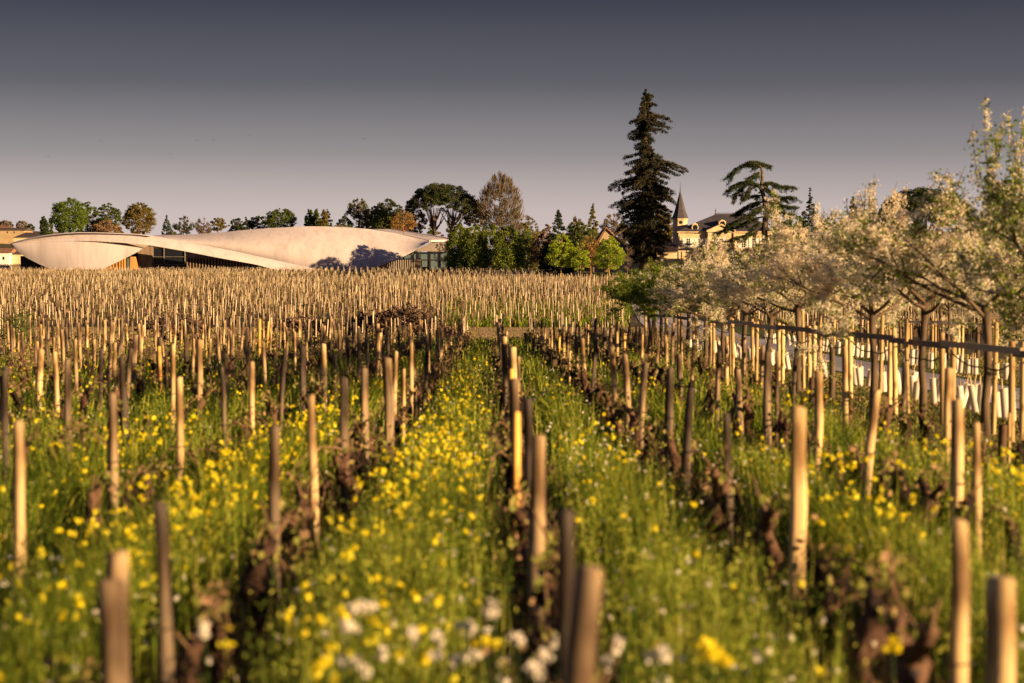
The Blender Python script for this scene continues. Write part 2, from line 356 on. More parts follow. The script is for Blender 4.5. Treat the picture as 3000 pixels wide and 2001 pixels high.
for i in range(9):
    o = stake_mesh(1, [.040, .034, .046, .038, .033, .043, .036, .040, .049][i], 100+i).build('vine_stake', M['stake'], None, True)
    tb = MB(); random.seed(i)
    zt = random.uniform(.52, .62); r = .043
    r = .05; tb.tube([(r*1.0*math.cos(a), r*math.sin(a), zt+.004*math.sin(3*a)) for a in [j*math.pi/5 for j in range(11)]], .0035, 4, False)
    tb.build('wire_tie', M['tie'], o, True)
    SP.append(o)
rows_name = {0: 'the centre row'}
for k in range(1, 5): rows_name[k] = 'the %s row right of centre' % ordn(k-1)
for k in range(-22, 0): rows_name[k] = 'the %s row left of centre' % (ordn(-k-1) if k >= -20 else 'outermost')
ST = []       # (d, k, h, leanx, leany, scale, gold, special label)
def add_st(d, k, h, lx=0, ly=0, rs=1, gold=False, lab=None, dx=0): ST.append(dict(d=d, k=k, h=h, lx=lx, ly=ly, rs=rs, gold=gold, lab=lab, dx=dx))
add_st(4.8, 0, 1.10, -.01, 0, 1.12, lab='thick blurred stake nearest the camera in the centre row, split dark on its left face')
add_st(5.9, 0, 1.12, .01, 0, .95, lab='stake just behind and left of the thick nearest stake in the centre row')
add_st(9.5, 0, 1.10, .06, 0, 1.0, lab='stake leaning right in the centre row, third from the camera')
add_st(5.8, -1, .93, .0, 0, .95, lab='short stake at bottom left, left one of a close pair')
add_st(6.04, -1, .985, -.02, 0, .95, lab='taller stake at bottom left, right one of a close pair')
add_st(6.75, -1, 1.06, -.02, 0, .85, lab='lone tall stake just right of the close pair at bottom left', dx=0)
add_st(6.1, 1, .90, .02, 0, 1.15, lab='dark short stake at the bottom right corner of the photo')
add_st(6.65, 1, 1.01, .01, 0, 1.1, lab='grey round-topped stake left of the bottom right corner stake')
add_st(10.3, -1, 1.10, .02, 0, .95, lab='dark grey shaded stake left of the yellow flower strip')
add_st(12.9, -1, 1.14, .05, 0, .95); add_st(15.6, -1, 1.15, .03, 0, .85)
add_st(10.3, -2, 1.13, .05, 0, .95, lab='pale knotted stake at the left edge with its foot leaning left')
add_st(12.96, -2, 1.15, .0, 0, .8, lab='slim pale sunlit stake at left, second from camera in its row')
add_st(15.6, -2, 1.15, .02, 0, 1.0); add_st(15.6, -3, 1.2, .01, 0, .9)
add_st(12.5, 2, 1.13, .02, 0, 1.0, lab='sunlit stake at right, rising above the corner stake pair'); add_st(12.3, 2, 1.0, -.05, .02, .7, lab='thin stake leaning behind a thicker one at lower right', dx=.09)
add_st(10.3, 1, 1.2, -.02, 0, .9, lab='tall sunlit stake with a shaded left side, right of the centre alley')
add_st(12.8, 0, 1.12, .02, 0, 1.05, gold=False, lab='dark-topped stake, fourth in the centre row')
add_st(13.1, 0, 1.02, 0, 0, .9, gold=True, lab='orange freshly peeled stake beside the dark-topped one in the centre row', dx=-.06)
add_st(18.5, 0, 1.12, .0, 0, .9, gold=True, lab='amber stake sixth in the centre row', dx=-.05)
have = [(s['d'], s['k']) for s in ST]
for k in range(-22, 5):
    for j in range(0, 40):
        d = 10.3+2.62*j
        if d > 87.5: break
        if k == 4 and d < 70: continue
        if any(kk == k and abs(dd-d) < 1.2 for dd, kk in have): continue
        d += rng.normal()*.16
        x = rowx(k, d)
        if not (-160 < px_of(x, d) < 3160): continue
        if rng.random() < .03 and d < 80: continue
        h = min(max(rng.normal(1.13, .085), .85), 1.36)
        gold = rng.random() < .035
        add_st(d, k, h, rng.normal()*.035, rng.normal()*.03, rng.uniform(.72, 1.12), gold, dx=rng.normal()*.03)
        if rng.random() < .08: add_st(d+.12, k, h*rng.uniform(.8, 1), rng.normal()*.06, 0, .7, dx=.08)
# end posts of the near rows
for k in range(-22, 5): pass
ST.sort(key=lambda s: s['d'])
cnt = {}
goldmesh = stake_mesh(1, .034, 777).build('vine_stake', M['stake_gold'], None, True)
gm = goldmesh.data; bpy.data.objects.remove(goldmesh)
first = True; far_st = []
used = set()
for i, s in enumerate(ST):
    x = rowx(s['k'], s['d'])+s['dx']; c = cnt.get(s['k'], 0); cnt[s['k']] = c+1
    if i >= 298: far_st.append((x, s['d'], s['h'], s['lx'], .034*s['rs'])); continue
    j = (i*5+3) % 9
    src = SP[j]
    if j in used: o = copy_tree(src)
    else: o = src; used.add(j)
    if s['gold']: 
        if o is src: o = copy_tree(src); used.discard(j)
        o.data = gm
    o.location = (x, s['d'], G(x, s['d'])); o.rotation_euler = (-s['ly'], s['lx'], rng.uniform(0, 6.28)) if not s['lab'] else (-s['ly'], s['lx'], rng.uniform(0, 6.28))
    o.rotation_mode = 'XYZ'
    o.scale = (s['rs'], s['rs'], s['h'])
    tone = 'yellow' if s['gold'] else 'weathered'
    lab = s['lab']
    if not lab:
        if c < 20: lab = '%s wooden stake, %s from the camera in %s' % (tone, ordn(c), rows_name[s['k']])
        else: lab = '%s wooden stake far along %s' % (tone, rows_name[s['k']])
    tag(o, lab, 'stake', 'wooden stakes of the near vineyard plot')
for j, o in enumerate(SP):
    if j not in used:
        for ch in list(o.children): bpy.data.objects.remove(ch)
        bpy.data.objects.remove(o)

# far stakes: one sheet of countless little posts
def stake_cloud(rows, sides=4):
    A = np.array(rows); n = len(A); ang = np.arange(sides)*2*math.pi/sides
    ph = rng.random(n)*6.28
    z0 = Gv(A[:, 0], A[:, 1]); V = np.zeros((n, 2*sides+1, 3))
    ly = rng.normal(size=n)*.04
    for k in range(sides):
        cx, cy = np.cos(ang[k]+ph)*A[:, 4], np.sin(ang[k]+ph)*A[:, 4]
        V[:, k] = np.stack([A[:, 0]+cx, A[:, 1]+cy, z0-.1], 1)
        V[:, sides+k] = np.stack([A[:, 0]+cx*.85+A[:, 3]*A[:, 2], A[:, 1]+cy*.85+ly, z0+A[:, 2]], 1)
    V[:, 2*sides] = np.stack([A[:, 0]+A[:, 3]*A[:, 2], A[:, 1]+ly, z0+A[:, 2]+.01], 1)
    base = (np.arange(n)*(2*sides+1))[:, None]
    Q = np.concatenate([base+np.array([[k, (k+1) % sides, sides+(k+1) % sides, sides+k]]) for k in range(sides)])
    T = np.concatenate([base+np.array([[2*sides, sides+k, sides+(k+1) % sides]]) for k in range(sides)])
    return V.reshape(-1, 3), Q, T
def plot(d0, d1, slope, x_ok, spacing=1.38, step=2.6, hh=1.12):
    out = []; vines = []
    for k in range(-400, 400):
        c = k*spacing
        n = int((d1-d0)/step)
        for j in range(n):
            d = d0+j*step+rng.normal()*.35; x = c+slope*(d-d0)+.12*math.sin(d*.07+k)
            p = px_of(x, d)
            if -80 < p < 3380 and x_ok(p, d, x):
                if rng.random() > .07: out.append((x+rng.normal()*.07, d, max(.7, rng.normal(hh, .15)), rng.normal()*.04, rng.uniform(.022, .042)))
                vines.append((x, d+.5)); vines.append((x, d+step*.75))
    return out, vines
pB, vB = plot(139, 362, .10, lambda p, d, x: x < roadx(d)-roadw(d)-1.0 and p < 1850+max(0, (d-240)*.6))
pC, vC = plot(372, 490, -.081, lambda p, d, x: p < 1592 and not (d > 466 and p > 1296))
pD, vD = plot(90, 330, .10, lambda p, d, x: x > roadx(d)+roadw(d)+2.2 and p > 1990)
mb = MB(); mb.raw(*stake_cloud(far_st+pB+pC+pD)); far = mb.build('vine_stakes_far', M['stake_far'])
tag(far, 'dense ranks of pale wooden stakes across the far vineyard plots', 'stakes', kind='stuff')
print('stakes', len(ST), len(pB), len(pC), len(pD))

# vines: gnarled stumps
def vine_variant(seed):
    random.seed(seed); t = bpy.data.objects.new('grape_vine', None); COL.objects.link(t); t.empty_display_size = .1
    h = random.uniform(.28, .42); mb = MB(); p = Vector((0, 0, -.08)); pts = [p]; rr = [.045]
    n = 7
    for i in range(1, n+1):
        p = Vector((random.uniform(-.04, .04), random.uniform(-.05, .05), h*i/n)); pts.append(p); rr.append(random.uniform(.030, .052))
    rr[-1] = .062; pts.append(pts[-1]+Vector((0, 0, .04))); rr.append(.03)
    mb.tube(pts, rr, 9, True, .22, .2)
    tips = []
    for a in range(random.choice([2, 3, 3])):
        dr = Vector((random.uniform(-.3, .3), random.choice([-1, 1])*random.uniform(.4, 1), random.uniform(.3, .9))).normalized()
        q0 = pts[-2]; L = random.uniform(.12, .24)
        q = [q0, q0+dr*L*.5+Vector((random.uniform(-.02, .02), 0, .02)), q0+dr*L+Vector((0, 0, random.uniform(0, .05)))]
        mb.tube(q, [.040, .032, .024], 6, True, .25); tips.append(q[-1]); tips.append(q[1])
    mb.build('trunk', M['bark'], t, True)
    cb = MB()
    for s_ in (random.choice([-1, 1]),):
        L = random.uniform(.5, .9); q0 = tips[0]; q = [q0]
        for i in range(1, 6):
            u = i/5; q.append(Vector((q0.x+random.uniform(-.02, .02), q0.y+s_*L*u, q0.z+.12*math.sin(u*3.1)-.12*u)))
        cb.tube(q, [.009, .008, .007, .006, .005, .004], 4, False)
        for w in q[1:]: tips.append(w)
    for a in range(3):
        q0 = random.choice(tips[:4]); cb.tube([q0, q0+Vector((random.uniform(-.08, .08), random.uniform(-.1, .1), random.uniform(.08, .2)))], [.006, .003], 4, False)
    cb.build('cane', M['cane'], t, True)
    lb = MB(); c = []
    for tp in tips:
        m_ = random.randint(1, 5)
        c += [tuple(Vector(tp)+Vector((random.gauss(0, .025), random.gauss(0, .035), random.gauss(.03, .03)))) for _ in range(m_)]
    lb.quads(diamonds(np.array(c), .045, .8)); lb.build('bud_leaves', M['shoot'], t)
    return t
VV = [vine_variant(50+i) for i in range(8)]
VL = []
for k in range(-22, 5):
    d = 4.6+rng.random()*.5
    while d < 87:
        x = rowx(k, d)+rng.normal()*.05
        if -120 < px_of(x, d) < 3120 and not (k == 4 and d < 70) and rng.random() > .05:
            VL.append((d, x, k))
        d += 1.06+rng.normal()*.09
VL.sort(); print('vines', len(VL))
cnt = {}; usedv = set(); vfar = []
for i, (d, x, k) in enumerate(VL):
    c = cnt.get(k, 0); cnt[k] = c+1
    if i >= 300: vfar.append((x, d)); continue
    j = (i*3+i//7) % 8
    if j in usedv: o = copy_tree(VV[j])
    else: o = VV[j]; usedv.add(j)
    o.location = (x, d, G(x, d)); sc = rng.uniform(.85, 1.2); o.scale = (sc, sc, sc); o.rotation_euler = (0, 0, rng.normal()*.25+(math.pi if rng.random() < .5 else 0))
    lab = 'gnarled dark vine stump, %s from the camera in %s' % (ordn(c), rows_name[k]) if c < 20 else 'gnarled dark vine stump far along %s' % rows_name[k]
    tag(o, lab, 'vine', 'pruned vines of the near vineyard plot')
# farther vines of the near plot and those of the far plots
def vine_cloud(pos, hmin, hmax, leaves, name, label):
    A = np.array(pos); n = len(A); z = Gv(A[:, 0], A[:, 1]); mb = MB(); h = rng.uniform(hmin, hmax, n)
    V = np.zeros((n, 8, 3)); off = [(-1, -1), (1, -1), (1, 1), (-1, 1)]
    for k, (a, b) in enumerate(off):
        r = rng.uniform(.03, .07, n)
        V[:, k] = np.stack([A[:, 0]+a*r, A[:, 1]+b*r, z-.1], 1)
        V[:, 4+k] = np.stack([A[:, 0]+a*r+rng.normal(size=n)*.04, A[:, 1]+b*r*1.6, z+h], 1)
    base = (np.arange(n)*8)[:, None]
    Q = np.concatenate([base+np.array([[k, (k+1) % 4, 4+(k+1) % 4, 4+k]]) for k in range(4)]+[base+np.array([[4, 5, 6, 7]])])
    mb.raw(V.reshape(-1, 3), Q)
    # horizontal canes
    m2 = len(A); L = rng.uniform(.3, .6, m2); s_ = rng.choice([-1, 1], m2)
    a = np.stack([A[:, 0], A[:, 1], z+h*.95], 1); b = a+np.stack([rng.normal(size=m2)*.05, s_*L, rng.uniform(-.05, .15, m2)], 1)
    up = np.array([0, 0, .025])
    mb.quads(np.stack([a-up, b-up, b+up, a+up], 1))
    o = mb.build(name, M['bark_far']); tag(o, label, 'vines', kind='stuff')
    lb = MB(); c = np.repeat(np.stack([A[:, 0], A[:, 1], z+h], 1), leaves, 0)+rng.normal(size=(n*leaves, 3))*np.array([.10, .28, .07])
    return lb, c
lb, c = vine_cloud(vfar, .38, .58, 14, 'grape_vines_middle', 'rows of dark pruned vines along the back of the near plot')
lb.quads(diamonds(c, .07, .8)); tag(lb.build('vine_buds_middle', M['shoot']), 'fresh yellow-green buds on the vines at the back of the near plot', 'vine leaves', kind='stuff')
lb, c = vine_cloud(vB+vC+vD, .35, .6, 3, 'grape_vines_far', 'brown pruned vines between the stakes of the far plots')
lb.quads(diamonds(c, .16, .7)); tag(lb.build('vine_buds_far', M['shoot']), 'yellow-green buds on the vines of the far plots', 'vine leaves', kind='stuff')

# ------------------------------------------------------------------ grass and flowers
def blades(x, y, h, w, lean, segs=2):
    n = len(x); z = Gv(x, y); a = rng.random(n)*6.28; la = rng.random(n)*6.28
    dx, dy = np.cos(a)*w/2, np.sin(a)*w/2; lx, ly = np.cos(la)*lean*h, np.sin(la)*lean*h
    b0 = np.stack([x-dx, y-dy, z-.02], 1); b1 = np.stack([x+dx, y+dy, z-.02], 1)
    m0 = np.stack([x-dx*.8+lx*.35, y-dy*.8+ly*.35, z+h*.6], 1); m1 = np.stack([x+dx*.8+lx*.35, y+dy*.8+ly*.35, z+h*.6], 1)
    t = np.stack([x+lx, y+ly, z+h], 1)
    V = np.stack([b0, b1, m1, m0, t], 1).reshape(-1, 3); base = (np.arange(n)*5)[:, None]
    return V, base+np.array([[0, 1, 2, 3]]), base+np.array([[3, 2, 4]])
def sample(n, d0, d1, pw=1.0, p0=-90, p1=3090):
    """random ground points inside the view, denser near the camera"""
    u = rng.random(n); d = d0*(d1/d0)**(u**pw)
    px = rng.uniform(p0, p1, n); return (px-1500)/F*d, d
def rowphase(x, d): return ((x-SH*d-.22)/1.35) % 1.0      # 0 / 1 on a row, .5 mid-alley
def rowidx(x, d): return np.floor((x-SH*d-.22)/1.35)
def patch(x, y, s=1.0, seed=0):
    return .5+.25*(np.sin(x*1.7*s+seed)+np.sin(y*.9*s+seed*2.1+x*.5*s)+.6*np.sin((x*2.9-y*1.3)*s+seed*.7))*.8
EDGE = 4.27+.3                  # right edge of the near plot
inplot = lambda x, d: (x-SH*d) < EDGE
x, d = sample(520000, 3.6, 88, .9)
ph = rowphase(x, d); k = rowidx(x, d); mid = 1-np.abs(ph-.5)*2     # 1 mid-alley, 0 on row
keep = inplot(x, d) & (rng.random(len(x)) < .07+.95*np.clip((mid-.44)*2.8, 0, 1)*np.clip(.15+.9*patch(x, d, 1.6, 1), .12, 1))
x, d, mid = x[keep], d[keep], mid[keep]
hh = (.06+.55*np.clip((mid-.42)*2.2, 0, 1))*rng.uniform(.3, 1.35, len(x))*np.interp(d, [4, 25, 60, 88], [1.0, .95, .62, .4])*(.6+.6*patch(x, d, .5, 4))
mb = MB(); mb.raw(*blades(x, d, hh, .004+.00042*d, rng.uniform(.05, .75, len(x))))
tag(mb.build('alley_grass', M['grass']), 'tall green grass growing in the alleys between the vine rows', 'grass', kind='stuff')
print('grass', len(x))
x, d = sample(190000, 3.6, 88, .9)
mid = 1-np.abs(rowphase(x, d)-.5)*2
keep = inplot(x, d) & (rng.random(len(x)) < .95*np.clip(1-mid*1.25, .06, 1)*(.4+.8*patch(x, d, 1.2, 3)))
x, d = x[keep], d[keep]
mb = MB(); mb.raw(*blades(x, d, rng.uniform(.06, .30, len(x)), .005+.00045*d, rng.uniform(.1, .8, len(x))))
tag(mb.build('dry_weeds', M['dry']), 'dry brown weeds along the feet of the vine rows', 'weeds', kind='stuff')
x, d = sample(170000, 3.6, 88, .9)
mid = 1-np.abs(rowphase(x, d)-.5)*2; pt = patch(x, d, 1.1, 7)
keep = inplot(x, d) & (rng.random(len(x)) < (.25+.9*np.clip(pt, 0, 1))*np.clip(1.35-mid, .25, 1))
x, d, pt = x[keep], d[keep], pt[keep]
mb = MB(); c = np.stack([x, d, Gv(x, d)+rng.random(len(x))**.8*(.10+.22*np.clip(pt, 0, 1))], 1)
mb.quads(diamonds(c, (.018+.0011*d)*rng.uniform(.7, 1.5, len(x)), .7))
tag(mb.build('leafy_weeds', M['cover']), 'dark leafy weeds crowding the vineyard floor', 'weeds', kind='stuff')
# mown strip by the road and roadside
x, d = sample(420000, 9, 88, .9, 1500, 4300)
kp = (~inplot(x, d)) & (x < np.interp(d, [a for a, b in RC], [b for a, b in RC])-1.25)
x1, d1 = x[kp], d[kp]
kp = (x > np.interp(d, [a for a, b in RC], [b for a, b in RC])+1.3) & (x < 15)
x2, d2 = x[kp], d[kp]; xx = np.concatenate([x1, x2]); dd = np.concatenate([d1, d2])
mb = MB(); mb.raw(*blades(xx, dd, rng.uniform(.015, .045, len(xx))*(.5+patch(xx, dd, 1, 2)), .004+.0006*dd, rng.uniform(.1, .9, len(xx))))
tag(mb.build('mown_grass', M['mown']), 'short mown grass on the strip beside the road', 'grass', kind='stuff')
x, d = sample(60000, 88, 139, 1); kp = x < 11
mb = MB(); mb.raw(*blades(x[kp], d[kp], rng.uniform(.02, .10, kp.sum())*(.3+patch(x[kp], d[kp], .5, 5)), .05, rng.uniform(.1, .9, kp.sum())))
tag(mb.build('dry_track_grass', M['dry']), 'short dry grass on the worn track between the plots', 'grass', kind='stuff')
# tufts among the front of the far plot
x, d = sample(170000, 138, 230, 1)
kp = (px_of(x, d) < 1845) & (px_of(x, d) > 1300) & (((x-.10*(d-139))/1.38) % 1 > .2) & (rng.random(len(x)) < np.interp(px_of(x, d), [1300, 1450, 1845], [.3, .6, 1])) & (rng.random(len(x)) < np.interp(d, [138, 190, 230], [1, .6, 0]))
mb = MB(); mb.raw(*blades(x[kp], d[kp], rng.uniform(.2, .65, kp.sum()), .06, rng.uniform(.1, .6, kp.sum())))
tag(mb.build('far_alley_grass', M['grass']), 'green grass in the first alleys of the plot beyond the track', 'grass', kind='stuff')

# thin pale seed stems standing above the grass
x, d = sample(60000, 4.5, 80, .85); mid = 1-np.abs(rowphase(x, d)-.5)*2
kp = inplot(x, d) & (rng.random(len(x)) < np.clip(mid*1.4-.2, 0, 1)*np.clip(patch(x, d, .9, 21)*1.3-.2, .05, 1)); x, d = x[kp], d[kp]
h = rng.uniform(.35, .72, len(x))*np.interp(d, [4, 30, 88], [1, .9, .6]); mb = MB(); mb.raw(*blades(x, d, h, .003+.0003*d, rng.uniform(.02, .2, len(x))))
c = np.repeat(np.stack([x, d, Gv(x, d)], 1), 6, 0); c[:, 2] += np.repeat(h, 6)*rng.uniform(.5, 1.0, len(c)); c[:, :2] += rng.normal(size=(len(c), 2))*.018
mb.quads(diamonds(c, .022+.0004*c[:, 1], .35, .8)); tag(mb.build('seed_stems', M['seed']), 'thin pale seed stems standing above the alley grass', 'stems', kind='stuff')
def heads(x, y, z, r, npet, size):
    n = len(x); c = np.repeat(np.stack([x, y, z], 1), npet, 0)+unit(n*npet)*np.repeat(r, npet)[:, None]*rng.random((n*npet, 1))**.5
    return diamonds(c, np.repeat(size, npet)*rng.uniform(.7, 1.2, n*npet), .9)
def flowers(n, d0, d1, name, m, label, dens, hr, rad, whitef):
    x, d = sample(n, d0, d1, .85)
    mid = 1-np.abs(rowphase(x, d)-.5)*2; kp = inplot(x, d) & (rng.random(n) < dens(x, d, mid)); x, d, mid = x[kp], d[kp], mid[kp]
    h = rng.uniform(*hr, len(x))*np.interp(d, [4, 30, 88], [1, .9, .6])
    z = Gv(x, d)+h; mb = MB(); r = rad*rng.uniform(.6, 1.3, len(x))
    mb.quads(heads(x, d, z, r, 9, r*1.15+.00025*d)); o = mb.build(name, m); tag(o, label, 'flowers', kind='stuff')
    sb = MB(); sb.raw(*blades(x, d, h, .004+.0003*d, np.full(len(x), .02))); return o, sb
yel = lambda x, d, mid: np.clip((mid-.35)*2.4, 0, 1)*np.clip(patch(x, d, .55, 9)*1.6-.35, .04, 1)*np.interp(d, [5, 8, 11.5, 30, 42, 60, 80], [.05, .28, 1, 1, .45, .2, .08])*np.where(rowidx(x, d) == 0, .22, 1)*np.where(rowidx(x, d) > 1, .7, 1)
whi = lambda x, d, mid: np.clip(mid*1.6-.2, 0, 1)*np.clip(patch(x, d, .6, 14)*1.5-.3, .08, 1)*np.interp(d, [4, 10, 40, 60], [.3, .7, .9, .3])
o, s1 = flowers(22000, 5.5, 80, 'yellow_wildflowers', M['yellow'], 'yellow wildflowers in strips along the grassy alleys', yel, (.42, .74), .018, 0)
o, s2 = flowers(9000, 6.5, 60, 'white_wildflowers', M['white'], 'small white wildflowers scattered through the alley grass', whi, (.28, .52), .013, 0)
s1.v += s2.v; q0 = s1.n; s1.q += [q+q0 for q in s2.q]; s1.t += [q+q0 for q in s2.t]; s1.n += s2.n
tag(s1.build('flower_stems', M['grass']), 'thin green stems under the alley wildflowers', 'stems', kind='stuff')
# nearest flowering plants, one by one
NF = [(1055, 1775, 'w'), (1445, 1770, 'w'), (1375, 1830, 'w'), (1280, 1860, 'w'), (1120, 1905, 'w'), (1042, 1935, 'w'), (1205, 1845, 'w'), (1290, 1915, 'w'), (1378, 1915, 'w'), (1470, 1945, 'w'), (1560, 1950, 'w'), (1590, 1915, 'w'), (1630, 1875, 'w'), (1812, 1880, 'w'), (1775, 1930, 'w'), (1935, 1900, 'w'), (1515, 1865, 'w'), (960, 1935, 'y'), (1425, 1872, 'y'), (2062, 1880, 'y'), (2085, 1895, 'y'), (2105, 1912, 'y'), (2615, 1875, 'y'), (600, 1830, 'w'), (1470, 1985, 'w'), (1010, 1830, 'w'), (2920, 1690, 'w')]
desc = {'w': 'white-flowered weed', 'y': 'yellow-flowered weed'}
for i, (px, py, c) in enumerate(NF):
    d = 5.6+(i % 5)*.28 if py > 1700 else 8.5
    top = P(px, py, d); g = G(top.x, d)
    if top.z < g+.12: d *= .82; top = P(px, py, d); g = G(top.x, d)
    nb = [n for n in NF if n[2] == c]; r = sorted(nb).index((px, py, c))
    t = thing('wildflower', (top.x, d, g), 'blurred %s in the foreground, %s of its colour from the left' % (desc[c], ordn(r) if r < 20 else ['third from the last', 'second from the last', 'last'][r-20]), 'flower', 'nearest flowering weeds')
    h = top.z-g; sb = MB(); sb.tube([(0, 0, -.02), (.01, 0, h*.5), (0, 0, h)], [.004, .0035, .003], 5, False)
    for q in range(5):
        a = q*2.2; zz = h*(.15+.14*q); sb.quads([[(0, 0, zz), (.05*math.cos(a+.3), .05*math.sin(a+.3), zz+.03), (.11*math.cos(a), .11*math.sin(a), zz+.02), (.05*math.cos(a-.3), .05*math.sin(a-.3), zz+.03)]])
    sb.build('stem', M['cover'], t)
    big = rng.uniform(.018, .027)
    ctr = [(0, 0, h)]+[(rng.normal()*.018, rng.normal()*.018, h-rng.random()*.03) for _ in range(3)]
    A = np.array(ctr); hb = MB(); hb.quads(heads(A[:, 0], A[:, 1], A[:, 2], np.full(len(A), big*.75), 22, np.full(len(A), .016))); hb.build('flower_head', M['white' if c == 'w' else 'yellow'], t)

# ------------------------------------------------------------------ right side: rails, fruit trees, guards
def railx(d): return 6.07-.0418*(d-28.4)
def post_mesh(mb, x, y, z0, h, r, lean=0.0, seed=0):
    random.seed(seed); pts = [(x+lean*t*h, y, z0-.2+(h+.2)*t) for t in (0, .3, .6, 1)]; pts.append((x+lean*h, y, z0+h+.008))
    mb.tube(pts, [r*1.03, r, r*.98, r*.95, r*.6], 10, True)
def rail_module(i, d, xf, h0, h1, step, m, label, group, strap=True):
    x = xf(d); z = G(x, d); t = thing('tree_support', (x, d, z), label, 'support', group)
    for q, dy in enumerate((0, .45)):
        mb = MB(); xx = xf(d+dy); post_mesh(mb, xx-x, dy, G(xx, d+dy)-z, h0+.09+rng.normal()*.04, .042, rng.normal()*.012, i*7+q); mb.build('post', M['post'], t, True)
    # plank to the next support
    xe = xf(d+step+.2)-x; ze = G(xe+x, d+step+.2)-z+h1; a = Vector((-.055, -.15, h0)); b = Vector((xe-.055-.035*(i % 2), step+.2, ze)); mid = (a+b)/2
    mb = MB(); L = (b-a).length; ang = math.atan2(b.y-a.y, b.x-a.x)-math.pi/2
    mb.box((0, 0, 0), (.035, L, .085)); o = mb.build('rail', m, t); o.location = mid+Vector((0, 0, .016*(1 if i % 2 else -1)+rng.normal()*.006)); o.rotation_euler = (math.atan2(b.z-a.z, L), 0, ang)
    if strap:
        tx = xf(d+step/2)-x; sb = MB()
        for sgn, (sx, sy) in ((1, (0, .45)), (-1, (xf(d+step)-x, step))):
            p0 = Vector((sx, sy, h0-.14)); p1 = Vector((tx, step/2, h0-.26)); pts = [p0.lerp(p1, u)+Vector((0, 0, -.07*math.sin(math.pi*u))) for u in [v/6 for v in range(7)]]
            sb.tube(pts, .011, 5, False)
        sb.build('strap', M['strap'], t, True)
    return t
step = 3.3
for i in range(14):
    d = 21.0+step*i
    if d > 64.5: break
    rail_module(i, d, railx, interp([(20, 1.11), (28, 1.165), (66, 1.36)], d), interp([(20, 1.11), (28, 1.165), (66, 1.36)], d+step), step, M['plank'], 'wooden tree support with grey rail, %s from the camera left of the road' % ordn(i), 'grey-railed tree supports left of the road')
x = railx(66.5); t = thing('tree_support', (x, 66.8, G(x, 66.8)), 'end post closing the far end of the grey rail line', 'support', 'grey-railed tree supports left of the road')
mb = MB(); post_mesh(mb, 0, 0, 0, 1.48, .04); mb.build('post', M['post'], t, True)
rail2 = lambda d: 13.3-.004*(d-50)
for i in range(10):
    d = 47.5+3.7*i
    rail_module(i, d, rail2, 1.12, 1.12, 3.7, M['plank_sunlit'], 'wooden tree support with pale rail, %s from the camera right of the road' % ordn(i), 'pale-railed tree supports right of the road')

def fruit_variant(seed, blossom=.7, tall=0.0, nsh=9, size=1.0):
    random.seed(seed); t = bpy.data.objects.new('fruit_tree', None); COL.objects.link(t)
    mb = MB(); tw = []   # twig sample points
    H = 1.85 if blossom < .6 and not tall else 1.6
    tp = [Vector((0, 0, -.1))]
    for i in range(1, 5): tp.append(Vector((random.uniform(-.03, .03), random.uniform(-.03, .03), H*i/4)))
    mb.tube(tp, [.055, .045, .042, .04, .046], 9, True, .06)
    def grow(p, dr, L, r, lev):
        n = 5; pts = [p]; rr = [r]; q = p; dd = dr.copy()
        for i in range(n):
            dd = (dd+Vector((random.gauss(0, .12), random.gauss(0, .12), random.gauss(.03, .08)))).normalized(); q = q+dd*L/n; pts.append(q); rr.append(r*(1-.75*(i+1)/n))
        mb.tube(pts, rr, 6 if lev < 2 else 4, False)
        if lev >= 1:
            for _ in range(int(L*(13 if lev == 1 else 20))):
                u = random.random()*n; i = int(u); tw.append(pts[i].lerp(pts[i+1], u-i))
        if lev < 3:
            for j in range([6, 5, 3][lev]):
                u = random.uniform(.3, 1)*n; i = min(int(u), n-1); s0 = pts[i].lerp(pts[i+1], u-i)
                ax = Vector((random.gauss(0, 1), random.gauss(0, 1), random.gauss(.2, .6))).normalized()
                grow(s0, (dd*.7+ax*.9).normalized(), L*random.uniform(.38, .62), r*.42, lev+1)
    for j in range(6):
        a = j*1.05+random.uniform(-.3, .3); el = random.uniform(.12, .9 if H < 1.8 else .6)
        grow(tp[-1]+Vector((0, 0, -.07*(j % 3))), Vector((math.cos(a)*math.cos(el), math.sin(a)*math.cos(el), math.sin(el))), random.uniform(1.05, 1.4)*size, .028, 0)
    tips = sorted(tw, key=lambda v: -v.z)[:200]
    zc = np.percentile([v.z for v in tw], 98)
    for j in range(nsh):     # upright one-year shoots
        s0 = random.choice(tips); L = random.uniform(.2, .5)+tall*random.uniform(.1, .55)
        e = s0+Vector((random.gauss(0, .22), random.gauss(0, .22), 1)).normalized()*L; md = (s0+e)/2+Vector((random.gauss(0, .03), random.gauss(0, .03), 0))
        mb.tube([s0, md, e], [.007, .005, .0025], 4, False)
        for _ in range(int(L*26)): tw.append(s0.lerp(e, random.random()**1.2*.93))
    mb.build('trunk', M['trunk'], t, True)
    A = np.array([tuple(v) for v in tw]); n = len(A)
    cl = .5+.5*np.sin(A[:, 0]*3.1+seed)*np.cos(A[:, 2]*3.7+A[:, 1]*2.3)     # blossom comes in patches
    isb = rng.random(n) < blossom*(.6+.7*cl)
    B = A[isb]; per = 12
    c = np.repeat(B, per, 0)+rng.normal(size=(len(B)*per, 3))*.024
    if len(B): bb = MB(); bb.quads(diamonds(c, .027, .95)); bb.build('blossom', M['blossom'], t)
    Lf = A[~isb]; per = 7 if blossom > .1 else 15
    c = np.repeat(Lf, per, 0)+rng.normal(size=(len(Lf)*per, 3))*.04
    lb = MB(); lb.quads(diamonds(c, .042, .6)); lb.build('leaves', M['leaf_fruit'], t)
    t['hh'] = float(zc)
    return t
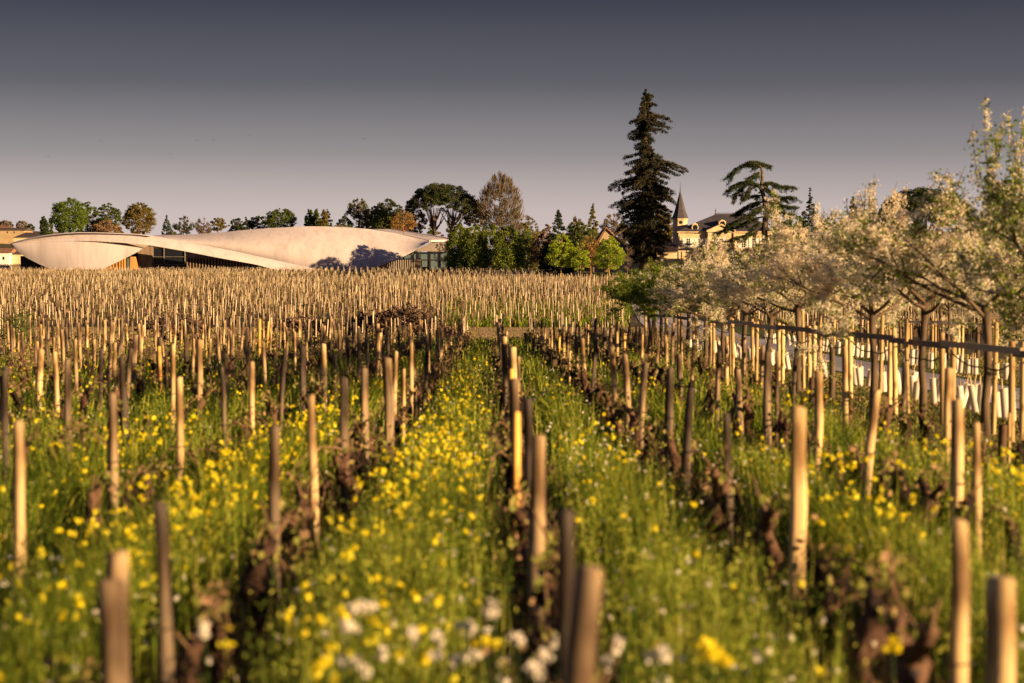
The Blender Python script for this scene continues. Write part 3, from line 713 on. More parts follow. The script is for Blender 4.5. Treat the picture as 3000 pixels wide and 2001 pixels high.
FV = {'b0': fruit_variant(11, .86, .15, 17), 'b1': fruit_variant(12, .72, .15, 17), 'b2': fruit_variant(13, .92, .15, 17), 'g0': fruit_variant(14, .05, 0, 6, .9), 'g1': fruit_variant(15, .5, 0, 6, .9), 'tall': fruit_variant(16, .42, 1.0, 16, 1.0)}
FH = {k: v['hh'] for k, v in FV.items()}
for v in FV.values(): del v['hh']
usedf = set()
def put_fruit(v, x, d, rz, sc, label, group, szz=1.0):
    szz = szz*(1 if x > 12 else interp([(22, 1.0), (38, .99), (43, .94), (50, .90), (60, .88), (70, .87)], d))
    o = FV[v] if v not in usedf else copy_tree(FV[v]); usedf.add(v)
    o.location = (x, d, G(x, d)); o.rotation_euler = (0, 0, rz); o.scale = (sc*1.22, sc*1.22, 3.0*szz/FH[v]); tag(o, label, 'tree', group)
seq = ['tall', 'b1', 'b0', 'b2', 'b1', 'b0', 'b2', 'b0', 'b1', 'g1', 'g0', 'g0', 'g0', 'g0']
for i, v in enumerate(seq):
    d = 22.6+step*i
    k = {'t': 'tall-shooting leafy fruit tree', 'b': 'blossoming pale fruit tree', 'g': 'green leafy fruit tree'}[v[0]]
    put_fruit(v, railx(d), d, i*1.3+(.4 if i else 2.6), [.86, 1.08, 1.02, 1.08, 1.0, 1.06, 1.02, 1.1, 1.03, 1.05, 1.05, 1.0, 1.05, 1.0][i], k+', %s from the camera in the line left of the road' % ordn(i), 'fruit trees left of the road')
for i, v in enumerate(['b0', 'b1', 'g1', 'b2', 'b0', 'b1', 'b2', 'b0', 'b1']):
    d = 49.3+3.7*i; put_fruit(v, rail2(d), d, i*2.1+1, 1.0+.06*(i % 3), 'blossoming fruit tree, %s from the camera in the line right of the road' % ordn(i), 'fruit trees right of the road')

for i in range(6):
    d = 22.6+step*i+.22; x = railx(d)+(.16 if i % 2 else -.16); mb = MB(); post_mesh(mb, 0, 0, 0, rng.uniform(1.35, 1.62), .033, rng.normal()*.02, 300+i)
    o = mb.build('tree_stake', M['post'], None, True); o.location = (x, d, G(x, d)); tag(o, 'round pale stake beside the trunk of the %s fruit tree left of the road' % ordn(i), 'stake', 'single stakes beside the fruit trees')
# white vine guards along both road edges
def guard_mesh(seed):
    random.seed(seed); mb = MB(); n = 8; r = .048; V = []
    for z, rr in ((0, 1), (.19, 1.0), (.38, .98)):
        for k in range(n):
            a = 2*math.pi*k/n; V.append((r*rr*math.cos(a)*(1.25 if k % 4 == 0 else 1), r*rr*math.sin(a), z+random.uniform(-.004, .004)))
    mb.raw(V, [(i*n+k, i*n+(k+1) % n, (i+1)*n+(k+1) % n, (i+1)*n+k) for i in range(2) for k in range(n)])
    o = mb.build('vine_guard', M['guard'], None, True)
    sb = MB(); sb.tube([(.02, 0, -.1), (.018, 0, .3), (.02, .005, .46+.1*random.random())], [.011, .010, .009], 6, True); sb.build('cane', M['post'], o, True); return o
GV = [guard_mesh(i) for i in range(4)]; ug = set(); gi = 0
for side, X, d0, d1, st_ in (('left', 7.35, 25.5, 78, .43), ('right', 11.0, 38, 86, .52)):
    d = d0; c = 0
    while d < d1:
        if rng.random() > .08:
            x = X+SH*(d-27)*.8*(1 if side == 'left' else 0)+rng.normal()*.06
            if px_of(x, d) < 3300:
                j = gi % 4; gi += 1
                o = GV[j] if j not in ug else copy_tree(GV[j]); ug.add(j)
                o.location = (x, d, G(x, d)); o.rotation_euler = (rng.normal()*.10, rng.normal()*.13, rng.random()*6.28); o.scale = (1.15, 1.15, rng.uniform(.95, 1.25))
                tag(o, ('white vine guard, %s from the camera along the %s road edge' % (ordn(c), side)) if c < 20 else ('distant white vine guard along the %s road edge' % side), 'guard', 'white vine guards along the %s road edge' % side); c += 1
        d += st_+rng.normal()*.08
ga = ['nearest brown tree guard in the mown grass at right', 'wide brown tree guard, second from camera in the mown grass', 'brown tree guard, third from camera in the mown grass', 'brown tree guard, fourth from camera in the mown grass', 'farthest brown tree guard in the mown grass']
for i, (X, d, w) in enumerate([(5.28, 21.4, .045), (5.2, 28, .085), (5.24, 34.8, .05), (5.3, 42, .05), (5.3, 48.6, .06)]):
    t = thing('tree_guard', (X, d, G(X, d)), ga[i], 'guard', 'brown tree guards in the mown grass')
    mb = MB(); mb.tube([(0, 0, -.02), (0, 0, .22), (.01, 0, .43)], [w, w*1.02, w*1.05], 12, False, .03); mb.build('tube', M['guard_d'], t, True)
    mb = MB(); post_mesh(mb, w+.03, 0, 0, .55, .018); mb.build('stake', M['post'], t, True)

# ------------------------------------------------------------------ piles of pulled-up vines on the track
def pile(px, d, wx, wy, h, n, label):
    b = on(px, d); c = rng.normal(size=(n, 3)); mb = MB()
    for i in range(n):
        a = rng.uniform(0, 6.28); r = math.sqrt(rng.random()); x = wx*r*math.cos(a); y = wy*r*math.sin(a); z = h*(1-r**1.6)*rng.random()**.5
        z += rng.normal()*.04; L = rng.uniform(.25, .8); th = rng.uniform(0, 6.28); el = rng.normal()*.45
        dr = Vector((math.cos(th)*math.cos(el), math.sin(th)*math.cos(el), math.sin(el))); p = Vector((x, y, max(z, .03)))
        bend = Vector(tuple(rng.normal(size=3)*.10)); rr = rng.uniform(.018, .05)
        mb.tube([p-dr*L/2, p+bend, p+dr*L/2+Vector((0, 0, rng.random()*.12))], [rr, rr*.8, rr*.4], 4, False)
    o = mb.build('brush_pile', M['brush'], None, False); o.location = b; tag(o, label, 'brush pile', 'piles of pulled-up vines on the track')
pile(1190, 101, 2.6, 1.4, 1.55, 1500, 'tallest pile of pulled-up vine stumps, behind the row ends left of centre')
pile(1085, 103, 1.9, 1.2, 1.2, 800, 'brush pile just left of the tallest one, behind the row ends')
pile(880, 104, 2.2, 1.2, .95, 700, 'low brush pile between the stakes, well left of the tallest pile')
pile(470, 104, 1.4, 1.0, .95, 500, 'small dark brush pile glimpsed between stakes at left')
pile(560, 105, 1.2, 1.0, .85, 400, 'small brush pile just right of the one at far left')

# ------------------------------------------------------------------ winery with wave-shaped concrete shells
def resample(pts, n, u0=0.0, u1=1.0):
    pts = np.array(pts, float); s = np.concatenate([[0], np.cumsum(np.linalg.norm(np.diff(pts, axis=0), axis=1))]); s /= s[-1]
    # smooth (Catmull-like) by cubic blur of dense linear samples
    u = np.linspace(0, 1, 400); x = np.interp(u, s, pts[:, 0]); y = np.interp(u, s, pts[:, 1])
    k = np.hanning(25); k /= k.sum()
    def sm(a):
        e = np.concatenate([2*a[0]-a[1:13][::-1], a, 2*a[-1]-a[-13:-1][::-1]]); return np.convolve(e, k, 'valid')
    x, y = sm(x), sm(y)
    return np.stack([np.interp(np.linspace(u0, u1, n), u, x), np.interp(np.linspace(u0, u1, n), u, y)], 1)
def by_x(pts, xs):
    r = resample(pts, 400); return np.interp(xs, r[:, 0], r[:, 1])
def shell(name, top, bot, x0, x1, depth, m, parent, thick=.45, n=90, mrow=14, samex=True):
    xs_ = np.linspace(x0, x1, n); yt = by_x(top, xs_); yb = by_x(bot, xs_); yb = np.maximum(yb, yt+.2)
    Fg = []; Bg = []
    for j in range(mrow):
        v = j/(mrow-1); r = []; rb = []
        for i in range(n):
            u = i/(n-1); dd = depth(u, v); p = P(xs_[i], yt[i]+(yb[i]-yt[i])*v, dd); r.append(tuple(p)); rb.append((p.x, p.y+thick, p.z))
        Fg.append(r); Bg.append(rb)
    mb = MB(); mb.grid(np.array(Fg)[::-1]); mb.grid(np.array(Bg))
    mb.grid(np.array([Bg[0], Fg[0]])[:, :, :][::-1]); mb.grid(np.array([Fg[-1], Bg[-1]])[::-1])
    mb.grid(np.array([[Fg[j][0] for j in range(mrow)], [Bg[j][0] for j in range(mrow)]])); mb.grid(np.array([[Bg[j][-1] for j in range(mrow)], [Fg[j][-1] for j in range(mrow)]]))
    return mb.build(name, m, parent, True)
wb = thing('winery_building', (0, 0, 0), 'low winery with sweeping pale concrete wave walls behind the vineyard', 'building')
band_top = [(29, 713), (60, 703), (90, 696), (135, 688), (180, 683), (230, 680), (300, 681), (400, 685), (450, 691), (510, 703), (606, 720), (702, 739), (764, 753), (843, 770), (891, 780), (945, 792)]
band_bot = [(29, 714), (60, 712), (100, 710.5), (160, 708), (230, 706), (287, 706.5), (351, 711), (435, 718), (542, 736), (638, 755), (750, 775), (780, 783), (828, 797), (945, 800)]
leaf_top = [(29, 713), (60, 711.5), (100, 710), (160, 707.5), (230, 706.5), (300, 709.5), (351, 715), (400, 723), (421, 728.5)]
leaf_bot = [(29, 714), (48, 734), (77, 755), (112, 773), (150, 789), (190, 800), (230, 803), (265, 800), (297, 790), (335, 772), (376, 752), (421, 729)]
wave_top = [(448, 690), (480, 688), (526, 688), (590, 685), (670, 679), (700, 675), (796, 668), (891, 663), (939, 663), (1003, 665), (1083, 671), (1147, 681), (1226, 699), (1256, 706)]
wave_bot = [(448, 692), (510, 704), (606, 721), (702, 741), (764, 755), (843, 775), (891, 786), (960, 801), (1040, 802), (1080, 792), (1115, 778), (1163, 761), (1210, 738), (1256, 708)]
def bulge(u): return math.sin(math.pi*u)
def band_d(px): u = (px-29.5)/914.5; return 496.5-3.2*math.sin(math.pi*min(u*1.15, 1))*(1-.3*u)
def leaf_d(u, v):
    px = 29.5+390.5*u; top_d = band_d(px)+.08+3.6*max(0, u-.4)**1.2; return top_d*(1-v)+v*(band_d(px)+.5+2.0*max(0, u-.5))-.7*math.sin(math.pi*v)*bulge(u)
shell('leaf_shell', leaf_top, leaf_bot, 29.5, 420, leaf_d, M['conc'], wb)
shell('wave_band', band_top, band_bot, 29.5, 944, lambda u, v: band_d(29.5+914.5*u)+2.0*(1-v)**1.6, M['conc'], wb, n=140)
shell('wave_wall', wave_top, wave_bot, 449, 1255.5, lambda u, v: 503-1.5*math.sin(math.pi*u)+6*(1-v)**1.4-2.0*math.sin(math.pi*v)*bulge(u), M['conc'], wb, n=150, mrow=20)
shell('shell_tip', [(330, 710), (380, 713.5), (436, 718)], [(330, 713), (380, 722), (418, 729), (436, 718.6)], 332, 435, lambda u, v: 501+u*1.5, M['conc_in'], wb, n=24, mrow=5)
# roof decks close the building from above
mb = MB(); xs_ = np.linspace(60, 440, 30); yt = by_x(band_top, xs_)
mb.grid([[tuple(P(a, b+2.5, 494.3)) for a, b in zip(xs_, yt)], [tuple(P(a, b+2.9, 494.3)+Vector((0, 26, 0))) for a, b in zip(xs_, yt)]])
xs_ = np.linspace(452, 1250, 50); yt = by_x(wave_top, xs_)
mb.grid([[tuple(P(a, b+2.2, 508.9)) for a, b in zip(xs_, yt)], [tuple(P(a, b+2.6, 508.9)+Vector((0, 26, 0))) for a, b in zip(xs_, yt)]])
mb.build('roof_deck', M['conc'], wb, True)
# recessed ground floor: dark glazing, timber fins, warm timber panels
def pbox(mb, x0, x1, y0, y1, d0, d1):
    a = P(x0, y0, d0); b = P(x1, y1, d0); mb.box2((a.x, d0, a.z), (b.x, d1, b.z))
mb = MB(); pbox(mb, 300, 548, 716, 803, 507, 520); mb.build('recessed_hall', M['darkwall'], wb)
mb = MB(); pbox(mb, 448, 478, 728, 800, 506.4, 506.8); pbox(mb, 482, 540, 728, 800, 506.4, 506.8); mb.build('hall_glazing', M['glass'], wb)
mb = MB()
for x in (408, 447.5, 479.5, 541): pbox(mb, x, x+1.6, 724, 802, 506, 506.35)
for y in (752, 775): pbox(mb, 449, 540, y, y+.8, 506.1, 506.3)
mb.build('hall_mullions', M['conc_in'], wb)
mb = MB(); pbox(mb, 404, 446, 722, 803, 505.4, 505.9); mb.build('hall_timber_panel', M['slat'], wb)
mb = MB(); a = [P(381, 752, 499.5), P(396, 752, 499.5), P(408, 803, 499.5), P(381, 803, 499.5)]
V = [(p.x, p.y, p.z) for p in a]+[(p.x, p.y+.8, p.z) for p in a]; mb.raw(V, [(3, 2, 1, 0), (4, 5, 6, 7), (0, 1, 5, 4), (1, 2, 6, 5), (2, 3, 7, 6), (3, 0, 4, 7)]); mb.build('orange_buttress', M['slat_o'], wb)
for i, x in enumerate([303, 312, 321, 330, 339, 348, 356, 363]):
    ytop = by_x(leaf_bot, [x])[0]-3; mb = MB(); pbox(mb, x, x+4.6, ytop, 803, 499.2, 500.2); mb.build('orange_fin', M['slat_o'], wb)
mb = MB(); pbox(mb, 372, 379, 757, 803, 499.6, 500); mb.build('side_glazing', M['glass_l'], wb)
# left foot under the shell
mb = MB(); pbox(mb, 60, 170, 750, 803, 503, 512); mb.build('recessed_base', M['darkwall'], wb)
for x in (100, 108, 118): mb = MB(); pbox(mb, x, x+2, 770, 803, 502, 502.6); mb.build('fin', M['slat'], wb)
mb = MB(); xs_ = np.linspace(546, 830, 40); yb = by_x(band_bot, xs_)
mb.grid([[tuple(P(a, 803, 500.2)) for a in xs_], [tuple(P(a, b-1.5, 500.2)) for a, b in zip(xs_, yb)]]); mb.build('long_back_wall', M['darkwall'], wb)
mb = MB()
for i in range(len(xs_)-1):
    x, b = xs_[i], yb[i]
    if b-2 < 757: 
        p0 = P(x, b-2, 499.7); p1 = P(xs_[i+1], min(757, 760), 499.7); mb.box2((p0.x, 499.7, p0.z), (p1.x, 500.0, p1.z))
mb.build('slatted_fascia', M['slat'], wb)
for x in np.arange(547, 800, 9.0):
    yt_ = max(by_x(band_bot, [x+2])[0]-1, 755)
    if yt_ < 790: mb = MB(); pbox(mb, x, x+3.0, yt_, 803, 499.0, 499.6); mb.build('fin', M['slat'], wb)
# right pavilion
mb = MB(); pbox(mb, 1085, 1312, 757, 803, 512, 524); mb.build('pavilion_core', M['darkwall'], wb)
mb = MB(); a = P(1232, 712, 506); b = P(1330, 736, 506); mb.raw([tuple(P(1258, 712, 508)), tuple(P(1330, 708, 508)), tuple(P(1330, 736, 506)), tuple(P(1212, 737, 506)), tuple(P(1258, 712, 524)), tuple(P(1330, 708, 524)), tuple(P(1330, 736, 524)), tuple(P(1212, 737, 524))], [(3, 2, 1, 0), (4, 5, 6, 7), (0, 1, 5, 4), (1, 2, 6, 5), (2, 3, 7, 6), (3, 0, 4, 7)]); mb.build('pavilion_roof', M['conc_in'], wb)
mb = MB()
for x0, x1 in ((1185, 1212), (1213.5, 1226), (1233, 1260), (1262, 1290), (1292, 1318)): pbox(mb, x0, x1, 738.5 if x0 > 1200 else 748, 760, 508.2, 508.5)
pbox(mb, 1236, 1255, 760, 782, 508.2, 508.5); pbox(mb, 1262, 1318, 760, 790, 508.2, 508.5)
mb.build('pavilion_glazing', M['glass_l'], wb)
mb = MB()
for x in (1211.6, 1226.4, 1230, 1260.3, 1290.3, 1318): pbox(mb, x, x+1.8, 737, 803, 507.7, 508.1)
pbox(mb, 1211, 1320, 759.6, 761, 507.5, 507.7); mb.build('pavilion_frame', M['darkwall'], wb)
for i, x in enumerate(np.arange(1100, 1214, 6.6)):
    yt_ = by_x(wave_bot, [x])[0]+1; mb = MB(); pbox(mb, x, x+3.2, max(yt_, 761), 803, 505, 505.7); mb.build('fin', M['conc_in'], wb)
mb = MB(); pbox(mb, 1216, 1234, 761, 803, 506.4, 506.9); mb.build('pavilion_panel', M['slat'], wb)
# upper terraces at the right: parapets running back
def slab(mb, pts, dz):
    V = [tuple(p) for p in pts]+[(p.x, p.y, p.z-dz) for p in pts]; mb.raw(V, [(0, 1, 2, 3), (7, 6, 5, 4), (0, 4, 5, 1), (1, 5, 6, 2), (2, 6, 7, 3), (3, 7, 4, 0)])
mb = MB(); slab(mb, [P(1180, 687, 512), P(1258, 703.5, 508), P(1260, 703.3, 511), P(1182, 684.5, 516)], .7); mb.build('upper_parapet', M['conc'], wb)
mb = MB(); slab(mb, [P(1075, 671, 520), P(1262, 703, 512), P(1330, 702, 522), P(1140, 671, 536)], .5); mb.build('roof_terrace', M['conc'], wb)
mb = MB(); slab(mb, [P(1150, 671.5, 537), P(1322, 698, 524), P(1324, 697.4, 525), P(1152, 671, 538)], .9); mb.build('back_parapet', M['conc'], wb)
mb = MB()
for i in range(14):
    p = P(1215+i*6, 684+i*1.25, 520); mb.tube([(p.x, p.y, p.z-1.2), (p.x, p.y, p.z-.2)], .03, 4, True)
a = P(1212, 683, 520); b = P(1300, 701, 520); mb.tube([(a.x, a.y, a.z-.2), (b.x, b.y, b.z-.2)], .03, 4, True); mb.build('terrace_railing', M['darkwall'], wb)

# ------------------------------------------------------------------ chateau, tower, barn
ch = thing('chateau', on(2100, 400), 'cream stone country house with slate hipped roof and white shutters behind the trees', 'house')
ox, oy, oz = ch.location
def cb(name, m, fn, smooth=False):
    mb = MB(); fn(mb); return mb.build(name, M[m], ch, smooth, loc=None)
def loc_obj(o): o.matrix_parent_inverse = ch.matrix_world.inverted(); return o
bpy.context.view_layer.update()
def cpart(name, m, mb, parent=None):
    o = mb.build(name, M[m], None); par = parent or ch; o.parent = par; o.matrix_parent_inverse = par.matrix_world.inverted(); return o
bpy.context.view_layer.update()
def PB(mb, x0, x1, y0, y1, d0, d1): pbox(mb, x0, x1, y0, y1, d0, d1)
mb = MB(); PB(mb, 1987, 2262, 681, 812, 400, 412); PB(mb, 2073, 2152, 679, 812, 399.2, 400); cpart('wall', 'stone', mb)
mb = MB(); PB(mb, 1984, 2265, 677, 681.4, 399.5, 412.4); PB(mb, 1985.5, 2070, 729, 732, 399.7, 400.2); PB(mb, 2071, 2154, 675.5, 679.5, 398.8, 399.6)
for x in (1988, 2068, 2074, 2149): PB(mb, x, x+4, 682, 729, 399.75 if x < 2070 else 398.95, 400.1)
cpart('cornice', 'stone', mb)
e = [P(1983, 677, 399.3), P(2266, 677, 399.3)]; zr = P(2096, 628, 406).z; ze = e[0].z
xr0 = P(2096, 628, 406).x; xr1 = P(2196, 628, 406).x
V = [(e[0].x, 399.3, ze), (e[1].x, 399.3, ze), (e[1].x, 412.7, ze), (e[0].x, 412.7, ze), (xr0, 406, zr), (xr1, 406, zr)]
mb = MB(); mb.raw(V, [(0, 1, 5, 4), (2, 3, 4, 5), (3, 2, 1, 0)], [(1, 2, 5), (3, 0, 4)]); roof = cpart('roof', 'slate', mb)
mb = MB(); mb.box2((xr0-.2, 405.9, zr-.05), (xr1+.2, 406.1, zr+.12))
for i in range(44):
    x = xr0+(xr1-xr0)*i/43; mb.box2((x-.03, 405.98, zr+.12), (x+.03, 406.02, zr+.34))
mb.box2((xr0, 405.98, zr+.26), (xr1, 406.02, zr+.31)); mb.tube([(xr0, 406, zr), (xr0, 406, zr+.9), (xr0, 406, zr+1.35)], [.10, .06, .02], 6); mb.tube([(xr0-.2, 406, zr+.75), (xr0+.2, 406, zr+.75)], .05, 5)
mb.tube([(xr1, 406, zr), (xr1, 406, zr+1.3)], [.10, .02], 6)
cpart('ridge_cresting', 'slate', mb, roof)
# left pavilion roof (lower hip) + pediment
mb = MB(); a = P(2071, 676, 398.9); b = P(2154, 676, 398.9); p = P(2112, 658, 398.9)
mb.raw([tuple(a), tuple(b), tuple(p), (a.x, 404, a.z), (b.x, 404, b.z), (p.x, 405, p.z)], [(0, 2, 5, 3), (1, 4, 5, 2)], [(0, 1, 2)]); cpart('pediment', 'stone', mb)
mb = MB(); a2 = P(2074, 675.2, 398.7); b2 = P(2151, 675.2, 398.7); p2 = P(2112, 660.5, 398.7)
for q0, q1 in ((P(2070, 676.5, 398.6), P(2112, 657.5, 398.6)), (P(2112, 657.5, 398.6), P(2155, 676.5, 398.6))): mb.tube([q0, q1], .16, 5)
cpart('pediment_moulding', 'stone', mb)
def dormer(px, y0, y1, w):
    mb = MB(); PB(mb, px-w/2, px+w/2, y0+5, y1, 400.2, 403); q = P(px, y0, 400.1); l = P(px-w/2-2, y0+6, 400.1); r = P(px+w/2+2, y0+6, 400.1)
    mb.raw([tuple(l), tuple(r), tuple(q), (l.x, 403, l.z), (r.x, 403, r.z), (q.x, 403, q.z)], [(0, 2, 5, 3), (1, 4, 5, 2)], [(0, 1, 2)])
    c_ = P(px, (y0+y1)/2+2.5, 400.1); mb.tube([(c_.x+.62*math.cos(t_), 400.1, c_.z+.62*math.sin(t_)) for t_ in np.linspace(0, 6.2832, 17)], .12, 5, False)
    o = cpart('dormer', 'stone', mb, roof); mb = MB(); mb.tube([(c_.x, 400.12, c_.z), (c_.x, 400.3, c_.z)], .5, 14, True); cpart('pane', 'glass', mb, o)
dormer(2036, 652, 676, 16); dormer(2116, 643, 662, 20)
def window(px, y0, y1, w, d, sh=True):
    a = P(px-w/2, y0, d); b = P(px+w/2, y1, d); mb = MB()
    for x in (a.x, b.x): mb.box2((x-.06, d-.10, a.z), (x+.06, d+.02, b.z))
    mb.box2((a.x, d-.10, a.z-.06), (b.x, d+.02, a.z+.06)); mb.box2((a.x-.15, d-.16, b.z-.1), (b.x+.15, d+.02, b.z+.04)); mx_ = (a.x+b.x)/2; mb.box2((mx_-.04, d-.09, a.z), (mx_+.04, d, b.z))
    for q in (1, 2, 3): zz = a.z+(b.z-a.z)*q/4; mb.box2((a.x, d-.08, zz-.025), (b.x, d-.01, zz+.025))
    o = cpart('window', 'paint', mb); mb = MB(); mb.box2((a.x+.02, d-.04, a.z), (b.x-.02, d+.01, b.z)); cpart('pane', 'glass', mb, o)
    if sh:
        for s_ in (-1, 1):
            mb = MB(); xc = a.x-.42 if s_ < 0 else b.x+.42
            mb.box2((xc-.34, d-.10, a.z), (xc+.34, d-.03, b.z))
            for q in range(9): zz = b.z+(a.z-b.z)*(q+.5)/9; mb.box2((xc-.27, d-.125, zz-.04), (xc+.27, d-.098, zz+.04))
            cpart('shutter', 'paint', mb)
for px in (2016, 2051): window(px, 698, 726, 12, 400)
window(2112, 698, 726, 13, 399.2)
for px in (2178, 2209, 2240): window(px, 698, 726, 12, 400)
# annex in front
an = thing('annex', on(2030, 394), 'low stone annex wall with blind arches at the foot of the country house', 'building'); bpy.context.view_layer.update()
def apart(name, m, mb, par): o = mb.build(name, M[m], None); o.parent = par; o.matrix_parent_inverse = par.matrix_world.inverted(); return o
mb = MB(); pbox(mb, 1918, 2165, 737, 812, 393, 399.1); apart('wall', 'stone', mb, an)
mb = MB(); pbox(mb, 1916, 2167, 734, 737.4, 392.8, 399.15)
for x in (1988, 1998, 2022, 2030, 2062): pbox(mb, x, x+2, 738, 790, 392.85, 393.1)
apart('coping', 'stone', mb, an)
mb = MB(); a = P(1912, 736, 392.6); b = P(1986, 734, 392.6)
V = [(a.x, 392.6, a.z), (b.x, 392.6, a.z), (b.x, 399.1, a.z+1.9), (a.x, 399.1, a.z+1.9), (a.x, 392.6, a.z-.15), (b.x, 392.6, a.z-.15), (b.x, 399.1, a.z-.15), (a.x, 399.1, a.z-.15)]
mb.raw(V, [(0, 1, 2, 3), (0, 4, 5, 1), (1, 5, 6, 2), (2, 6, 7, 3), (3, 7, 4, 0)])
for i in range(26): x = a.x+(b.x-a.x)*i/25; mb.tube([(x, 392.5, a.z+.05), (x, 399.1, a.z+1.95)], .07, 4, False)
apart('tiled_roof', 'tile_d', mb, an)
for i, x in enumerate((1945, 2010, 2045)):
    mb = MB(); pbox(mb, x-7, x+7, 755, 800, 392.9, 393.06); apart('blind_bay', 'stone', mb, an)
tw_ = thing('tower', on(1992, 405), 'slender octagonal stone tower with tall pointed slate spire and finial', 'tower'); bpy.context.view_layer.update()
c_ = P(1992.5, 640, 405); r = 22/(F/405)
mb = MB(); oc = lambda rr, z: [(c_.x+rr*math.cos(math.pi/8+i*math.pi/4), 405+rr*math.sin(math.pi/8+i*math.pi/4), z) for i in range(8)]
def prism(mb, lo, hi):
    n = len(lo); mb.raw(lo+hi, [(k, (k+1) % n, n+(k+1) % n, n+k) for k in range(n)])
prism(mb, oc(r, G(0, 405)), oc(r, c_.z-.05)); apart('wall', 'stone', mb, tw_)
mb = MB(); prism(mb, oc(r*1.05, c_.z-.35), oc(r*1.14, c_.z)); prism(mb, oc(r*1.06, c_.z-1.5), oc(r*1.06, c_.z-1.35)); apart('cornice', 'stone', mb, tw_)
ap = P(1993, 557, 405); hi = [(c_.x, 405, ap.z)]*8
mb = MB(); prism(mb, oc(r*1.18, c_.z), oc(r*.82, c_.z+1.3)); prism(mb, oc(r*.82, c_.z+1.3), oc(.03, ap.z)); mb.raw(oc(r*1.18, c_.z)+[(c_.x, 405, c_.z)], None, [(8, (k+1) % 8, k) for k in range(8)]); apart('spire', 'slate', mb, tw_)
mb = MB(); mb.tube([(c_.x, 405, ap.z-.3), (c_.x, 405, ap.z+.5), (c_.x, 405, ap.z+1.75)], [.09, .05, .015], 6); mb.tube([(c_.x, 405, ap.z+.2), (c_.x, 405, ap.z+.35)], .12, 6); apart('finial', 'slate', mb, tw_)
a_ = -math.pi/2; zc = P(0, 652, 405).z; mb = MB(); mb.tube([(c_.x, 405-r*.95, zc), (c_.x, 405-r*.93+.05, zc)], .33, 12); mb.tube([(c_.x+.2, 405-r*.96, zc), (c_.x+.2, 405-r*.9, zc)], .2, 8); apart('round_window', 'glass', mb, tw_)
# barn
bn = thing('barn', on(1790, 412), 'gabled stone outbuilding with tiled roof between the lime tree and the giant conifer', 'building'); bpy.context.view_layer.update()
L0 = P(1752, 712, 412); Rr = P(1806, 712, 412); AP = P(1776, 671, 412); g0 = G(0, 412)
mb = MB(); V = [(L0.x, 412, g0), (Rr.x+1, 412, g0), (Rr.x+1, 412, L0.z), (AP.x, 412, AP.z), (L0.x, 412, L0.z)]; V += [(x, 430, z) for x, y, z in V]
mb.raw(V, [(0, 1, 2, 4), (5, 9, 7, 6), (1, 6, 7, 2), (0, 4, 9, 5)], [(4, 2, 3), (9, 8, 7)]); apart('wall', 'cream', mb, bn)
mb = MB()
for sx, zz in ((L0.x-.5, L0.z-.45), (Rr.x+1.5, L0.z-.45)):
    a = Vector((AP.x, 411.6, AP.z+.15)); b = Vector((sx, 411.6, zz)); V = [tuple(a), tuple(b), (b.x, 430.4, b.z), (a.x, 430.4, a.z)]; V += [(x, y, z+.28) for x, y, z in V]
    mb.raw(V, [(0, 1, 2, 3), (4, 5, 6, 7), (0, 4, 5, 1), (1, 5, 6, 2), (2, 6, 7, 3), (3, 7, 4, 0)])
apart('roof', 'tile', mb, bn)
mb = MB(); pbox(mb, 1766, 1785, 700, 716, 411.9, 412.05); apart('hay_door', 'slat', mb, bn)
w2 = thing('lean_to', on(1860, 404), 'low outbuilding with dark tiled roof half hidden behind the giant conifer', 'building'); bpy.context.view_layer.update()
mb = MB(); pbox(mb, 1800, 1915, 750, 812, 404, 410); apart('wall', 'stone', mb, w2)
mb = MB(); a = P(1797, 750, 403.6); b = P(1918, 750, 403.6); mb.raw([(a.x, 403.6, a.z), (b.x, 403.6, a.z), (b.x, 410.2, a.z+2.4), (a.x, 410.2, a.z+2.4), (a.x, 403.6, a.z-.2), (b.x, 403.6, a.z-.2), (b.x, 410.2, a.z-.2), (a.x, 410.2, a.z-.2)], [(0, 1, 2, 3), (0, 4, 5, 1), (1, 5, 6, 2), (2, 6, 7, 3), (3, 7, 4, 0)]); apart('roof', 'tile_d', mb, w2)

# houses at the far left
def house(name, label, x0, x1, yt, yb, d, dep, roofm, ridge, wallm='cream', hip=False, wins=()):
    t = thing(name, on((x0+x1)/2, d), label, 'house'); t.location.z = min(G(t.location.x, d), P(0, yb, d).z); bpy.context.view_layer.update()
    a = P(x0, yt, d); b = P(x1, yb, d); gz = min(G(a.x, d), b.z)-1
    mb = MB(); mb.box2((a.x, d, a.z), (b.x, d+dep, gz)); apart('wall', wallm, mb, t)
    rz = P(0, ridge, d+dep/2).z; o = .4; hx = (dep*.45 if hip else 0)
    V = [(a.x-o, d-o, a.z-.1), (b.x+o, d-o, a.z-.1), (b.x+o, d+dep+o, a.z-.1), (a.x-o, d+dep+o, a.z-.1), (a.x-o+hx, d+dep/2, rz), (b.x+o-hx, d+dep/2, rz)]
    mb = MB(); mb.raw(V, [(0, 1, 5, 4), (2, 3, 4, 5), (3, 2, 1, 0)], [(1, 2, 5), (3, 0, 4)]); apart('roof', roofm, mb, t)
    for wx, wy, ww, wh in wins:
        mb = MB(); pbox(mb, wx, wx+ww, wy, wy+wh, d-.08, d+.05); apart('window', 'glass', mb, t)
    return t
house('village_house', 'upper far house with brown roof on the hill at left', -40, 30, 667, 690, 1000, 16, 'tile', 658, 'cream', True, [(-5, 671, 4, 5), (8, 671, 4, 5), (19, 671, 3, 5)])
house('village_house', 'long cream far house below the upper one on the left hill', -20, 70, 675, 690, 940, 18, 'tile_d', 667.5, 'cream', False, [(20, 678, 3, 5), (40, 678, 3, 5)])
